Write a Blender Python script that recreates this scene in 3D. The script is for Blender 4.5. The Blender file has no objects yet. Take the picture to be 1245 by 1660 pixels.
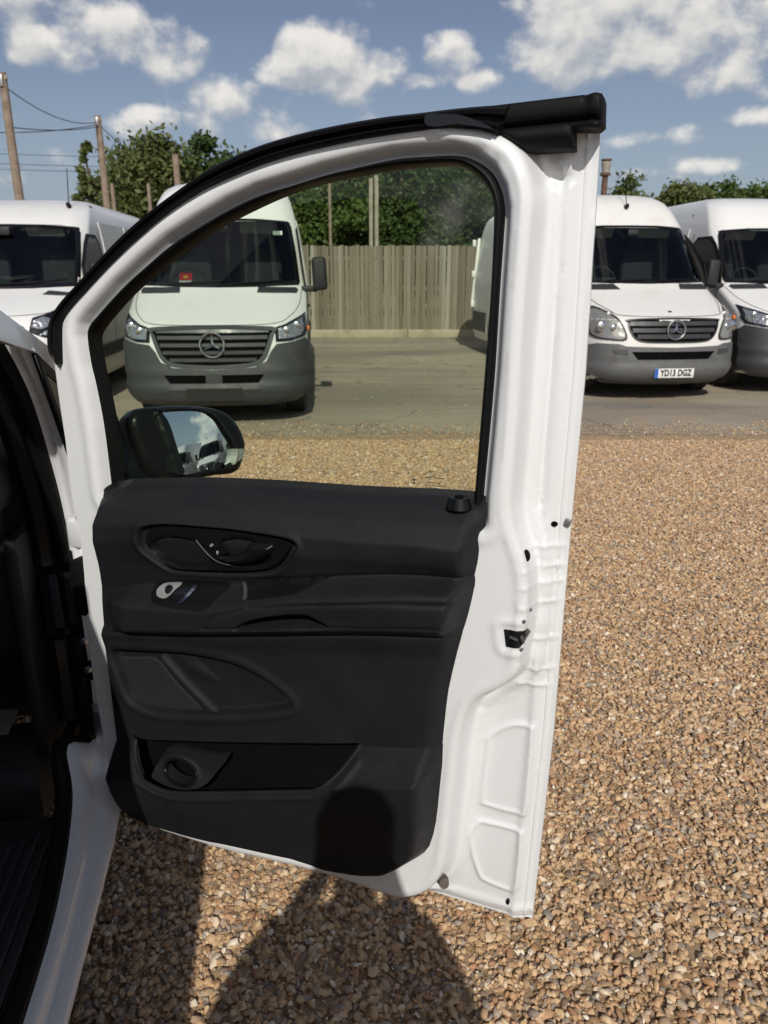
import bpy, bmesh, math, random
import numpy as np
from mathutils import Vector, Matrix
from mathutils.geometry import delaunay_2d_cdt

R = math.radians
random.seed(7)
rng = np.random.default_rng(7)
scene = bpy.context.scene
C = scene.collection

# ------------------------------------------------------------------ camera
cam = bpy.data.cameras.new('camera')
cam_o = bpy.data.objects.new('camera', cam)
C.objects.link(cam_o)
cam_o.location = (0, 0, 1.61)
cam_o.rotation_euler = (R(90 - 17.9), 0, 0)
cam.sensor_fit = 'VERTICAL'
cam.sensor_height = 36
cam.lens = 26.24
cam.clip_start = 0.02
cam.clip_end = 3000
cam.dof.use_dof = True
cam.dof.focus_distance = 1.3
cam.dof.aperture_fstop = 9.0
scene.camera = cam_o

# ------------------------------------------------------------------ light
SUN_EL, SUN_AZ = R(37), R(3.0)          # light travels towards +Y, a little to the left
sun = bpy.data.lights.new('sun', 'SUN')
sun.energy = 3.3
sun.angle = R(0.53)
sun.color = (1.0, 0.955, 0.885)
sun_o = bpy.data.objects.new('sun', sun)
C.objects.link(sun_o)
travel = Vector((-math.sin(SUN_AZ) * math.cos(SUN_EL), math.cos(SUN_AZ) * math.cos(SUN_EL), -math.sin(SUN_EL)))
sun_o.rotation_euler = travel.to_track_quat('-Z', 'Y').to_euler()
sun_o.location = (0, -10, 12)

scene.view_settings.view_transform = 'Standard'
scene.view_settings.look = 'None'
scene.view_settings.exposure = 0.0
scene.view_settings.gamma = 1.0
scene.cycles.use_denoising = True
scene.cycles.max_bounces = 6
scene.cycles.transparent_max_bounces = 16
scene.cycles.caustics_reflective = False
scene.cycles.caustics_refractive = False


class NT:
    """small helper round a node tree"""
    def __init__(self, tree):
        self.t = tree
        self.n = tree.nodes
        self.l = tree.links

    def node(self, kind, **kw):
        nd = self.n.new(kind)
        for k, v in kw.items():
            setattr(nd, k, v)
        return nd

    def put(self, sock, v):
        if isinstance(v, bpy.types.NodeSocket):
            self.l.new(v, sock)
        elif v is not None:
            sock.default_value = v

    def math(self, op, a, b=None, c=None, clamp=False):
        nd = self.node('ShaderNodeMath', operation=op, use_clamp=clamp)
        self.put(nd.inputs[0], a)
        if b is not None:
            self.put(nd.inputs[1], b)
        if c is not None:
            self.put(nd.inputs[2], c)
        return nd.outputs[0]

    def noise(self, vec, scale, detail=4, rough=0.55, dist=0.0):
        nd = self.node('ShaderNodeTexNoise')
        if vec is not None:
            self.l.new(vec, nd.inputs['Vector'])
        nd.inputs['Scale'].default_value = scale
        nd.inputs['Detail'].default_value = detail
        nd.inputs['Roughness'].default_value = rough
        nd.inputs['Distortion'].default_value = dist
        return nd.outputs['Fac']

    def ramp(self, fac, stops):
        nd = self.node('ShaderNodeValToRGB')
        self.l.new(fac, nd.inputs['Fac'])
        el = nd.color_ramp.elements
        while len(el) < len(stops):
            el.new(0.5)
        for e, (p, c) in zip(el, stops):
            e.position = p
            e.color = (c[0], c[1], c[2], 1) if hasattr(c, '__len__') else (c, c, c, 1)
        return nd.outputs['Color']

    def mixc(self, fac, a, b, mode='MIX'):
        nd = self.node('ShaderNodeMix', data_type='RGBA', blend_type=mode)
        self.put(nd.inputs['Factor'], fac)
        for s, v in ((nd.inputs[6], a), (nd.inputs[7], b)):
            if isinstance(v, tuple):
                v = (v[0], v[1], v[2], 1)
            self.put(s, v)
        return nd.outputs[2]

    def maprange(self, v, a, b, c=0.0, d=1.0, smooth=True):
        nd = self.node('ShaderNodeMapRange', interpolation_type='SMOOTHSTEP' if smooth else 'LINEAR')
        self.put(nd.inputs[0], v)
        for i, x in enumerate((a, b, c, d)):
            self.put(nd.inputs[i + 1], x)
        return nd.outputs[0]


# ------------------------------------------------------------------ sky
world = bpy.data.worlds.new('World')
scene.world = world
world.use_nodes = True
world.cycles.sampling_method = 'MANUAL'
world.cycles.sample_map_resolution = 512
W = NT(world.node_tree)
W.n.clear()
sky = W.node('ShaderNodeTexSky', sky_type='NISHITA')
sky.sun_disc = False
sky.sun_elevation = SUN_EL
sky.sun_rotation = R(180) + SUN_AZ
sky.air_density = 1.0
sky.dust_density = 1.6
sky.ozone_density = 1.6

# cumulus field: heaps of cloud (azimuth, elevation, half width, half height, weight) with fractal edges
CLOUDS = []


def heap(pts, rx, rz, w=1.0):
    for (a, e) in pts:
        CLOUDS.append((a, e, rx, rz, w))


heap([(-0.328, 0.240), (-0.293, 0.241)], 0.085, 0.042)
heap([(-0.385, 0.235), (-0.267, 0.228)], 0.06, 0.03, 0.9)
heap([(-0.406, 0.261), (-0.452, 0.261)], 0.07, 0.035, 0.9)
heap([(-0.081, 0.237), (-0.038, 0.227)], 0.06, 0.042)
heap([(-0.111, 0.217), (-0.002, 0.227), (-0.060, 0.212)], 0.06, 0.028, 0.95)
heap([(0.074, 0.233)], 0.05, 0.034)
heap([(0.049, 0.213), (0.108, 0.211)], 0.05, 0.02, 0.9)
heap([(-0.174, 0.184), (-0.142, 0.172)], 0.06, 0.036)
heap([(-0.203, 0.164), (-0.113, 0.163)], 0.04, 0.022, 0.85)
heap([(-0.280, 0.162)], 0.05, 0.022, 0.85)
heap([(0.211, 0.255), (0.271, 0.257), (0.337, 0.246), (0.394, 0.236)], 0.10, 0.06)
heap([(0.177, 0.236), (0.446, 0.246), (0.307, 0.229)], 0.06, 0.03, 0.95)
heap([(0.398, 0.207)], 0.06, 0.024, 0.9)
heap([(0.362, 0.148), (0.289, 0.145)], 0.050, 0.020, 0.66)
heap([(0.398, 0.161), (0.385, 0.115)], 0.055, 0.016, 0.60)
heap([(-0.404, 0.116), (-0.428, 0.104)], 0.07, 0.022, 0.75)


def cloud_group():
    g = bpy.data.node_groups.new('cumulus_field', 'ShaderNodeTree')
    g.interface.new_socket('Pos', in_out='INPUT', socket_type='NodeSocketVector')
    g.interface.new_socket('Field', in_out='OUTPUT', socket_type='NodeSocketFloat')
    G = NT(g)
    gi = G.node('NodeGroupInput')
    go = G.node('NodeGroupOutput')
    v = gi.outputs[0]
    acc = None
    for (a, e, rx, rz, w) in CLOUDS:
        ma = G.node('ShaderNodeVectorMath', operation='MULTIPLY_ADD')
        G.l.new(v, ma.inputs[0])
        ma.inputs[1].default_value = (1.05 / rx, 1.05 / rz, 0)
        ma.inputs[2].default_value = (-1.05 * a / rx, -1.05 * e / rz, 0)
        dp = G.node('ShaderNodeVectorMath', operation='DOT_PRODUCT')
        G.l.new(ma.outputs[0], dp.inputs[0])
        G.l.new(ma.outputs[0], dp.inputs[1])
        f = G.math('MULTIPLY_ADD', dp.outputs['Value'], -0.75, w)
        acc = f if acc is None else G.math('MAXIMUM', acc, f)
    acc = G.math('MAXIMUM', acc, -1.2)
    # the same kind of heaps all round the rest of the sky
    wn = G.node('ShaderNodeTexNoise', noise_dimensions='2D')
    G.l.new(v, wn.inputs['Vector'])
    wn.inputs['Scale'].default_value = 3.4
    wn.inputs['Detail'].default_value = 2
    sp = G.node('ShaderNodeSeparateXYZ')
    G.l.new(v, sp.inputs[0])
    off = G.maprange(G.math('ABSOLUTE', sp.outputs[0]), 0.62, 0.8, smooth=False)
    high = G.maprange(sp.outputs[1], 0.36, 0.46, smooth=False)
    wide = G.math('MULTIPLY_ADD', wn.outputs['Fac'], 5.0, -2.7)
    wide = G.math('MULTIPLY', wide, G.math('MAXIMUM', off, high))
    acc = G.math('MAXIMUM', acc, wide)
    nz = G.node('ShaderNodeTexNoise', noise_dimensions='2D')
    sc = G.node('ShaderNodeVectorMath', operation='MULTIPLY')
    G.l.new(v, sc.inputs[0])
    sc.inputs[1].default_value = (1.0, 1.35, 1.0)
    G.l.new(sc.outputs[0], nz.inputs['Vector'])
    nz.inputs['Scale'].default_value = 11
    nz.inputs['Detail'].default_value = 7
    nz.inputs['Roughness'].default_value = 0.54
    n = G.math('MULTIPLY_ADD', nz.outputs['Fac'], 2.5, -1.25)
    G.l.new(G.math('ADD', acc, n), go.inputs[0])
    return g


grp = cloud_group()
geo = W.node('ShaderNodeTexCoord')
sep = W.node('ShaderNodeSeparateXYZ')
W.l.new(geo.outputs['Generated'], sep.inputs[0])
w_az = W.math('ARCTAN2', sep.outputs[0], sep.outputs[1])
w_el = W.math('ARCSINE', sep.outputs[2])
pos = W.node('ShaderNodeCombineXYZ')
W.l.new(w_az, pos.inputs[0])
W.l.new(w_el, pos.inputs[1])


def field(shift):
    nd = W.node('ShaderNodeGroup')
    nd.node_tree = grp
    if shift:
        ad = W.node('ShaderNodeVectorMath', operation='ADD')
        W.l.new(pos.outputs[0], ad.inputs[0])
        ad.inputs[1].default_value = shift
        W.l.new(ad.outputs[0], nd.inputs[0])
    else:
        W.l.new(pos.outputs[0], nd.inputs[0])
    return nd.outputs[0]


f0 = field(None)
f1 = field((-0.004, 0.016, 0))
mask = W.maprange(f0, 0.30, 0.95)
lit = W.maprange(W.math('SUBTRACT', f0, f1), -0.95, 0.85, smooth=False)
ccol = W.ramp(lit, [(0.20, (0.36, 0.40, 0.46)), (0.42, (0.50, 0.52, 0.55)), (0.62, (0.70, 0.69, 0.67)), (0.85, (0.86, 0.83, 0.79))])
hz = W.maprange(w_el, 0.0, 0.30, 0.55, 0.0)
skyc = W.node('ShaderNodeVectorMath', operation='SCALE')
W.l.new(sky.outputs[0], skyc.inputs[0])
skyc.inputs['Scale'].default_value = 0.070
hs = W.node('ShaderNodeHueSaturation')
hs.inputs['Saturation'].default_value = 0.90
hs.inputs['Hue'].default_value = 0.512
W.l.new(skyc.outputs[0], hs.inputs['Color'])
skyh = W.mixc(W.math('MULTIPLY', hz, 0.9), hs.outputs[0], (0.34, 0.42, 0.53))
low = W.maprange(w_el, -0.02, 0.10)
mask = W.math('MULTIPLY', mask, W.math('ADD', 0.55, W.math('MULTIPLY', low, 0.45)))
mask = W.math('MULTIPLY', mask, W.maprange(w_el, -0.01, 0.02))
fin = W.mixc(W.math('MULTIPLY', mask, 0.96), skyh, ccol)
bg = W.node('ShaderNodeBackground')
W.l.new(fin, bg.inputs['Color'])
bg.inputs['Strength'].default_value = 1.0
wo = W.node('ShaderNodeOutputWorld')
W.l.new(bg.outputs[0], wo.inputs['Surface'])


# ------------------------------------------------------------------ materials
def mat(name, col, rough=0.5, metal=0.0, coat=0.0, var=None, bump=None, spec=0.5, dirt=None):
    """principled material; var = (scale, second colour, contrast), bump = (scale, strength, distance, kind),
    dirt = (scale, colour, low, high)"""
    m = bpy.data.materials.new(name)
    m.use_nodes = True
    T = NT(m.node_tree)
    b = T.n['Principled BSDF']
    tc = T.node('ShaderNodeTexCoord')
    ov = tc.outputs['Object']
    c = (col[0], col[1], col[2], 1)
    csock = None
    if var:
        f = T.maprange(T.noise(ov, var[0], 5, 0.6), 0.5 - var[2], 0.5 + var[2])
        csock = T.mixc(f, col, var[1])
    if dirt:
        f = T.maprange(T.noise(ov, dirt[0], 8, 0.65, 0.4), dirt[2], dirt[3])
        csock = T.mixc(f, csock if csock else col, dirt[1])
    if csock:
        T.l.new(csock, b.inputs['Base Color'])
    else:
        b.inputs['Base Color'].default_value = c
    b.inputs['Roughness'].default_value = rough
    b.inputs['Metallic'].default_value = metal
    b.inputs['Coat Weight'].default_value = coat
    b.inputs['Coat Roughness'].default_value = 0.06
    b.inputs['Specular IOR Level'].default_value = spec
    rv = T.maprange(T.noise(ov, 9, 4), 0.3, 0.7, max(0.02, rough - 0.07), min(1, rough + 0.09))
    T.l.new(rv, b.inputs['Roughness'])
    if bump:
        bn = T.node('ShaderNodeBump')
        bn.inputs['Strength'].default_value = bump[1]
        bn.inputs['Distance'].default_value = bump[2]
        if len(bump) > 3 and bump[3] == 'voronoi':
            v = T.node('ShaderNodeTexVoronoi')
            T.l.new(ov, v.inputs['Vector'])
            v.inputs['Scale'].default_value = bump[0]
            h = v.outputs['Distance']
        else:
            h = T.noise(ov, bump[0], 3, 0.5)
        T.l.new(h, bn.inputs['Height'])
        T.l.new(bn.outputs[0], b.inputs['Normal'])
    return m


def glass(name, tint, refl=1.0, smear=False):
    m = bpy.data.materials.new(name)
    m.use_nodes = True
    T = NT(m.node_tree)
    T.n.clear()
    tr = T.node('ShaderNodeBsdfTransparent')
    tr.inputs[0].default_value = (*tint, 1)
    gl = T.node('ShaderNodeBsdfGlossy')
    gl.inputs['Roughness'].default_value = 0.02
    gl.inputs['Color'].default_value = (refl, refl, refl, 1)
    fr = T.node('ShaderNodeFresnel')
    fr.inputs['IOR'].default_value = 1.45
    mx = T.node('ShaderNodeMixShader')
    ge = T.node('ShaderNodeNewGeometry')
    T.l.new(T.math('MULTIPLY', fr.outputs[0], T.math('SUBTRACT', 1.0, ge.outputs['Backfacing'])), mx.inputs[0])
    T.l.new(tr.outputs[0], mx.inputs[1])
    T.l.new(gl.outputs[0], mx.inputs[2])
    out = T.node('ShaderNodeOutputMaterial')
    last = mx.outputs[0]
    if smear:
        # dust film: a wiped streak and faint specks
        tc = T.node('ShaderNodeTexCoord')
        mp = T.node('ShaderNodeMapping')
        mp.inputs['Location'].default_value = smear[0]
        mp.inputs['Rotation'].default_value = (0, smear[1], 0)
        mp.inputs['Scale'].default_value = smear[2]
        mp.vector_type = 'TEXTURE'
        T.l.new(tc.outputs['Object'], mp.inputs[0])
        ln = T.node('ShaderNodeVectorMath', operation='LENGTH')
        T.l.new(mp.outputs[0], ln.inputs[0])
        st = T.maprange(ln.outputs['Value'], 1.0, 0.1)
        nz = T.maprange(T.noise(tc.outputs['Object'], 22, 6, 0.6), 0.3, 0.75)
        st = T.math('MULTIPLY', T.math('MULTIPLY', st, nz), 0.07)
        spk = T.maprange(T.noise(tc.outputs['Object'], 140, 2, 0.5), 0.70, 0.80)
        film = T.math('ADD', st, T.math('MULTIPLY', spk, 0.012))
        df = T.node('ShaderNodeBsdfDiffuse')
        df.inputs[0].default_value = (0.75, 0.75, 0.72, 1)
        m2 = T.node('ShaderNodeMixShader')
        T.l.new(film, m2.inputs[0])
        T.l.new(last, m2.inputs[1])
        T.l.new(df.outputs[0], m2.inputs[2])
        last = m2.outputs[0]
    T.l.new(last, out.inputs[0])
    return m


M = {}
M['white'] = mat('white_paint', (0.745, 0.76, 0.77), 0.26, coat=0.4, dirt=(2.2, (0.725, 0.735, 0.735), 0.35, 0.95))
M['van_white'] = mat('white_van_paint', (0.76, 0.76, 0.74), 0.35, coat=0.4, dirt=(1.6, (0.66, 0.64, 0.60), 0.5, 0.9))
M['old_white'] = mat('aged_white_paint', (0.73, 0.72, 0.69), 0.42, coat=0.15, dirt=(2.2, (0.60, 0.56, 0.49), 0.48, 0.85))
M['trim'] = mat('black_door_plastic', (0.0105, 0.0115, 0.0135), 0.50, spec=0.20, var=(14, (0.0135, 0.0145, 0.0165), 0.25), bump=(900, 0.5, 0.0010, 'voronoi'),
                dirt=(7, (0.028, 0.028, 0.027), 0.60, 0.95))
M['trim_smooth'] = mat('black_smooth_plastic', (0.006, 0.006, 0.0065), 0.34, spec=0.25, dirt=(20, (0.022, 0.022, 0.022), 0.62, 0.9))
M['gloss_black'] = mat('gloss_black_plastic', (0.008, 0.008, 0.009), 0.16)
M['rubber'] = mat('black_rubber', (0.006, 0.006, 0.0065), 0.50, spec=0.15, bump=(260, 0.15, 0.0008), dirt=(11, (0.022, 0.021, 0.02), 0.6, 0.95))
M['grille_mesh'] = mat('speaker_mesh', (0.034, 0.034, 0.035), 0.45)
M['hole'] = mat('dark_cavity', (0.004, 0.004, 0.004), 0.9, spec=0.05)
M['chrome'] = mat('chrome', (0.72, 0.73, 0.74), 0.14, 1.0)
M['satin'] = mat('satin_silver', (0.34, 0.34, 0.335), 0.35, 0.3)
M['steel'] = mat('galvanised_steel', (0.42, 0.43, 0.44), 0.42, 0.9)
M['mirror'] = mat('mirror_silver', (0.72, 0.77, 0.80), 0.0, 1.0)
bm_ = M['mirror'].node_tree.nodes['Principled BSDF']
for l_ in list(bm_.inputs['Roughness'].links):
    M['mirror'].node_tree.links.remove(l_)
bm_.inputs['Roughness'].default_value = 0.0
M['stop'] = mat('brown_rubber_stop', (0.10, 0.075, 0.05), 0.6, dirt=(40, (0.03, 0.025, 0.02), 0.4, 0.7))
M['mark'] = mat('glass_print', (0.03, 0.03, 0.03), 0.6)
M['icon'] = mat('icon_print', (0.65, 0.65, 0.63), 0.5)
M['bumper'] = mat('grey_bumper_plastic', (0.045, 0.048, 0.051), 0.55, dirt=(4, (0.08, 0.078, 0.072), 0.45, 0.9), bump=(300, 0.1, 0.001))
M['old_bumper'] = mat('weathered_bumper_plastic', (0.115, 0.117, 0.117), 0.6, dirt=(5, (0.07, 0.065, 0.06), 0.45, 0.85), bump=(300, 0.1, 0.001))
M['slat'] = mat('grille_slat_plastic', (0.052, 0.055, 0.058), 0.40)
M['dark_slat'] = mat('dark_grille_slat', (0.035, 0.036, 0.038), 0.4)
M['tyre'] = mat('tyre_rubber', (0.022, 0.022, 0.022), 0.75, dirt=(9, (0.09, 0.08, 0.065), 0.5, 0.85))
M['rim'] = mat('steel_wheel', (0.28, 0.28, 0.27), 0.5, 0.5, dirt=(10, (0.12, 0.10, 0.08), 0.45, 0.8))
M['lamp'] = mat('headlamp_reflector', (0.62, 0.64, 0.65), 0.2, 0.75, bump=(26, 0.45, 0.02, 'voronoi'))
M['lamp_old'] = mat('hazed_headlamp', (0.46, 0.455, 0.42), 0.28, 0.5, bump=(14, 0.25, 0.02, 'voronoi'))
M['amber'] = mat('amber_lens', (0.80, 0.22, 0.03), 0.25)
M['plate'] = mat('number_plate_white', (0.80, 0.80, 0.78), 0.4, dirt=(8, (0.62, 0.6, 0.55), 0.5, 0.9))
M['plate_blue'] = mat('number_plate_blue', (0.03, 0.12, 0.48), 0.4)
M['plate_black'] = mat('number_plate_letters', (0.02, 0.02, 0.025), 0.5)
M['cab'] = mat('dark_cab_plastic', (0.016, 0.016, 0.018), 0.6)
M['seat'] = mat('dark_seat_fabric', (0.045, 0.047, 0.052), 0.9, bump=(300, 0.3, 0.001))
M['visor'] = mat('pale_visor', (0.45, 0.43, 0.40), 0.8)
M['red'] = mat('red_card', (0.62, 0.02, 0.02), 0.6)
M['yellow'] = mat('yellow_print', (0.75, 0.60, 0.10), 0.6)
M['paper'] = mat('white_paper', (0.75, 0.77, 0.76), 0.7)
M['cloth'] = mat('pale_blue_cloth', (0.45, 0.62, 0.70), 0.9)
M['floor'] = mat('black_floor_mat', (0.022, 0.022, 0.023), 0.6, dirt=(6, (0.06, 0.055, 0.05), 0.45, 0.8), bump=(500, 0.2, 0.001))
SMEAR = [(0.838, 1.700)][0]
M['glass_door'] = glass('tinted_side_glass', (0.908, 0.955, 0.885), 0.9, smear=((SMEAR[0], -0.03, SMEAR[1]), R(-52), (0.13, 1.0, 0.035)))
M['glass_screen'] = glass('windscreen_glass', (0.74, 0.78, 0.76), 1.0)
M['glass_lamp'] = glass('lamp_cover_glass', (0.95, 0.95, 0.95), 0.9)
M['glass_dark'] = mat('dark_side_glass', (0.010, 0.011, 0.012), 0.06, spec=0.22)


# ------------------------------------------------------------------ mesh helpers
def tag(o, label=None, cat=None, group=None, kind=None):
    for k, v in (('label', label), ('category', cat), ('group', group), ('kind', kind)):
        if v:
            o[k] = v
    return o


def empty(name, loc=(0, 0, 0), rz=0.0, parent=None):
    o = bpy.data.objects.new(name, None)
    o.empty_display_size = 0.2
    C.objects.link(o)
    o.location = loc
    o.rotation_euler = (0, 0, rz)
    o.parent = parent
    return o


def mk(name, V, F, m=None, parent=None, smooth=True, angle=35):
    me = bpy.data.meshes.new(name)
    me.from_pydata([tuple(map(float, v)) for v in V], [], [tuple(map(int, f)) for f in F])
    me.validate()
    if smooth:
        me.polygons.foreach_set('use_smooth', [True] * len(me.polygons))
        me.set_sharp_from_angle(angle=R(angle))
    if m:
        me.materials.append(M[m] if isinstance(m, str) else m)
    me.update()
    o = bpy.data.objects.new(name, me)
    C.objects.link(o)
    o.parent = parent
    return o


def from_bm(name, bm, m=None, parent=None, smooth=True, angle=35):
    bmesh.ops.recalc_face_normals(bm, faces=bm.faces)
    me = bpy.data.meshes.new(name)
    bm.to_mesh(me)
    bm.free()
    if smooth:
        me.polygons.foreach_set('use_smooth', [True] * len(me.polygons))
        me.set_sharp_from_angle(angle=R(angle))
    if m:
        me.materials.append(M[m] if isinstance(m, str) else m)
    o = bpy.data.objects.new(name, me)
    C.objects.link(o)
    o.parent = parent
    return o


def box_bm(bm, c, d, rot=None, bevel=0.0, seg=2):
    g = bmesh.ops.create_cube(bm, size=1.0)
    vs = g['verts']
    bmesh.ops.scale(bm, vec=d, verts=vs)
    if bevel > 0:
        es = list({e for v in vs for e in v.link_edges})
        r = bmesh.ops.bevel(bm, geom=es, offset=bevel, segments=seg, profile=0.5, affect='EDGES')
        vs = list({v for f in r['faces'] for v in f.verts} | {v for v in vs if v.is_valid})
    if rot:
        bmesh.ops.rotate(bm, cent=(0, 0, 0), matrix=rot, verts=vs)
    bmesh.ops.translate(bm, vec=c, verts=vs)


def box(name, c, d, m, parent=None, rot=None, bevel=0.005):
    bm = bmesh.new()
    box_bm(bm, c, d, rot, bevel)
    return from_bm(name, bm, m, parent)


def tube_data(path, rad, seg=8, closed=False, V=None, F=None, flat=1.0):
    V = [] if V is None else V
    F = [] if F is None else F
    P = [Vector(p) for p in path]
    n = len(P)
    rads = rad if hasattr(rad, '__len__') else [rad] * n
    base = len(V)
    up = Vector((0, 0, 1))
    for i in range(n):
        a = P[(i - 1) % n] if (closed or i > 0) else P[i]
        b = P[(i + 1) % n] if (closed or i < n - 1) else P[i]
        t = (b - a).normalized()
        u = up if abs(t.dot(up)) < 0.95 else Vector((0, 1, 0))
        s = t.cross(u).normalized()
        w = s.cross(t).normalized()
        for k in range(seg):
            q = 2 * math.pi * k / seg
            V.append(P[i] + (s * math.cos(q) * flat + w * math.sin(q)) * rads[i])
    for i in range(n if closed else n - 1):
        for k in range(seg):
            a = base + i * seg + k
            b = base + i * seg + (k + 1) % seg
            c = base + ((i + 1) % n) * seg + (k + 1) % seg
            d = base + ((i + 1) % n) * seg + k
            F.append((a, b, c, d))
    if not closed:
        F.append(tuple(base + k for k in reversed(range(seg))))
        F.append(tuple(base + (n - 1) * seg + k for k in range(seg)))
    return V, F


def tube(name, path, rad, m, parent=None, seg=8, closed=False, flat=1.0):
    V, F = tube_data(path, rad, seg, closed, flat=flat)
    return mk(name, V, F, m, parent)


def catmull(pts, n=6, closed=True):
    P = np.array(pts, float)
    N = len(P)
    out = []
    rngi = range(N if closed else N - 1)
    for i in rngi:
        p1, p2 = P[i], P[(i + 1) % N]
        p0 = P[i - 1] if (closed or i > 0) else p1
        p3 = P[(i + 2) % N] if (closed or i + 2 < N) else p2
        for k in range(n):
            t = k / n
            out.append(0.5 * (2 * p1 + (p2 - p0) * t + (2 * p0 - 5 * p1 + 4 * p2 - p3) * t * t + (3 * p1 - p0 - 3 * p2 + p3) * t ** 3))
    if not closed:
        out.append(P[-1])
    return [tuple(p) for p in out]


def resample(poly, step):
    out = []
    n = len(poly)
    for i in range(n):
        a, b = np.array(poly[i], float), np.array(poly[(i + 1) % n], float)
        L = np.linalg.norm(b - a)
        k = max(1, int(math.ceil(L / step)))
        for j in range(k):
            out.append(tuple(a + (b - a) * j / k))
    res = []
    for p in out:
        if not res or math.dist(p, res[-1]) > step * 0.15:
            res.append(p)
    if math.dist(res[0], res[-1]) < step * 0.15:
        res.pop()
    return res


def inpoly(P, poly):
    x, y = P[:, 0], P[:, 1]
    r = np.zeros(len(P), bool)
    n = len(poly)
    for i in range(n):
        x1, y1 = poly[i]
        x2, y2 = poly[(i + 1) % n]
        if y1 == y2:
            continue
        c = ((y1 > y) != (y2 > y)) & (x < (x2 - x1) * (y - y1) / (y2 - y1) + x1)
        r ^= c
    return r


def dist(P, line, closed=True):
    d = np.full(len(P), 1e9)
    n = len(line)
    for i in range(n if closed else n - 1):
        a = np.array(line[i], float)
        b = np.array(line[(i + 1) % n], float)
        ab = b - a
        L2 = max(1e-12, ab @ ab)
        t = np.clip(((P - a) @ ab) / L2, 0, 1)
        q = a + t[:, None] * ab
        d = np.minimum(d, np.hypot(*(P - q).T))
    return d


def sdf(P, poly):
    d = dist(P, poly)
    return np.where(inpoly(P, poly), -d, d)


def ss(x, a, b):
    t = np.clip((x - a) / (b - a), 0, 1)
    return t * t * (3 - 2 * t)


def offset_points(line, d, step, closed):
    P = np.array(resample(line, step) if closed else resample(list(line) + list(line)[::-1], step)[:None], float)
    if not closed:
        L = np.array(line, float)
        dd = np.concatenate([[0], np.cumsum(np.linalg.norm(np.diff(L, axis=0), axis=1))])
        t = np.linspace(0, dd[-1], max(2, int(dd[-1] / step) + 1))
        P = np.stack([np.interp(t, dd, L[:, k]) for k in (0, 1)], 1)
        tn = np.gradient(P, axis=0)
    else:
        tn = np.roll(P, -1, 0) - np.roll(P, 1, 0)
    tn /= np.linalg.norm(tn, axis=1)[:, None] + 1e-12
    return P + np.stack([-tn[:, 1], tn[:, 0]], 1) * d


def region(outline, holes, res, edge=None, feats=()):
    """triangulated region; feats = (line, closed, offsets): extra points laid along creases so edges run with them"""
    loops = [resample(l, edge or res) for l in [outline] + list(holes)]
    pts, edges = [], []
    for lp in loops:
        b = len(pts)
        pts += lp
        edges += [(b + i, b + (i + 1) % len(lp)) for i in range(len(lp))]

    def inside(G):
        ok = inpoly(G, loops[0])
        for h in loops[1:]:
            ok &= ~inpoly(G, h)
        return G[ok]
    cell = {}

    def near(p, r_):
        i, j = int(math.floor(p[0] / res)), int(math.floor(p[1] / res))
        for a in (i - 1, i, i + 1):
            for b in (j - 1, j, j + 1):
                for q in cell.get((a, b), ()):
                    if (q[0] - p[0]) ** 2 + (q[1] - p[1]) ** 2 < r_ * r_:
                        return True
        return False

    def add(p):
        cell.setdefault((int(math.floor(p[0] / res)), int(math.floor(p[1] / res))), []).append(p)
    for p in pts:
        add(p)
    for line, closed, offs in feats:
        for d in offs:
            for p in inside(offset_points(line, d, res, closed)):
                p = (float(p[0]), float(p[1]))
                if not near(p, res * 0.30):
                    pts.append(p)
                    add(p)
    O = np.array(outline, float)
    x0, y0 = O.min(0)
    x1, y1 = O.max(0)
    gx, gy = [], []
    rowh = res * 0.866
    for j, yy in enumerate(np.arange(y0 + rowh * 0.5, y1, rowh)):
        xs = np.arange(x0 + (res * 0.5 if j % 2 else 0), x1, res)
        gx.append(xs)
        gy.append(np.full(len(xs), yy))
    if gx:
        for p in inside(np.stack([np.concatenate(gx), np.concatenate(gy)], 1)):
            p = (float(p[0]), float(p[1]))
            if not near(p, res * 0.62):
                pts.append(p)
                add(p)
    o = delaunay_2d_cdt([Vector(p) for p in pts], edges, [], 0, 1e-7)
    P = np.array([tuple(v) for v in o[0]])
    T = np.array([f for f in o[2] if len(f) == 3])
    cen = P[T].mean(1)
    ok = inpoly(cen, loops[0])
    for h in loops[1:]:
        ok &= ~inpoly(cen, h)
    T = T[ok]
    a, b, c = P[T[:, 0]], P[T[:, 1]], P[T[:, 2]]
    cr = (b[:, 0] - a[:, 0]) * (c[:, 1] - a[:, 1]) - (b[:, 1] - a[:, 1]) * (c[:, 0] - a[:, 0])
    T[cr < 0] = T[cr < 0][:, ::-1]
    return P, T


def ribbon(name, A, B, prof, m, parent, n=160, angle=50):
    """band between two open curves (s, z) with a cross profile [(t, height)]"""
    def even(L):
        L = np.array(L, float)
        d = np.concatenate([[0], np.cumsum(np.linalg.norm(np.diff(L, axis=0), axis=1))])
        t = np.linspace(0, d[-1], n)
        return np.stack([np.interp(t, d, L[:, k]) for k in (0, 1)], 1)
    A, B = even(catmull(A, 4, False)), even(catmull(B, 4, False))
    V, F = [], []
    k = len(prof)
    for i in range(n):
        for t, h in prof:
            p = A[i] + (B[i] - A[i]) * t
            V.append((p[0], -h, p[1]))
    for i in range(n - 1):
        for j in range(k - 1):
            F.append((i * k + j, i * k + j + 1, (i + 1) * k + j + 1, (i + 1) * k + j))
    F.append(tuple(range(k)))
    F.append(tuple((n - 1) * k + j for j in reversed(range(k))))
    return mk(name, V, F, m, parent, True, angle)


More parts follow.
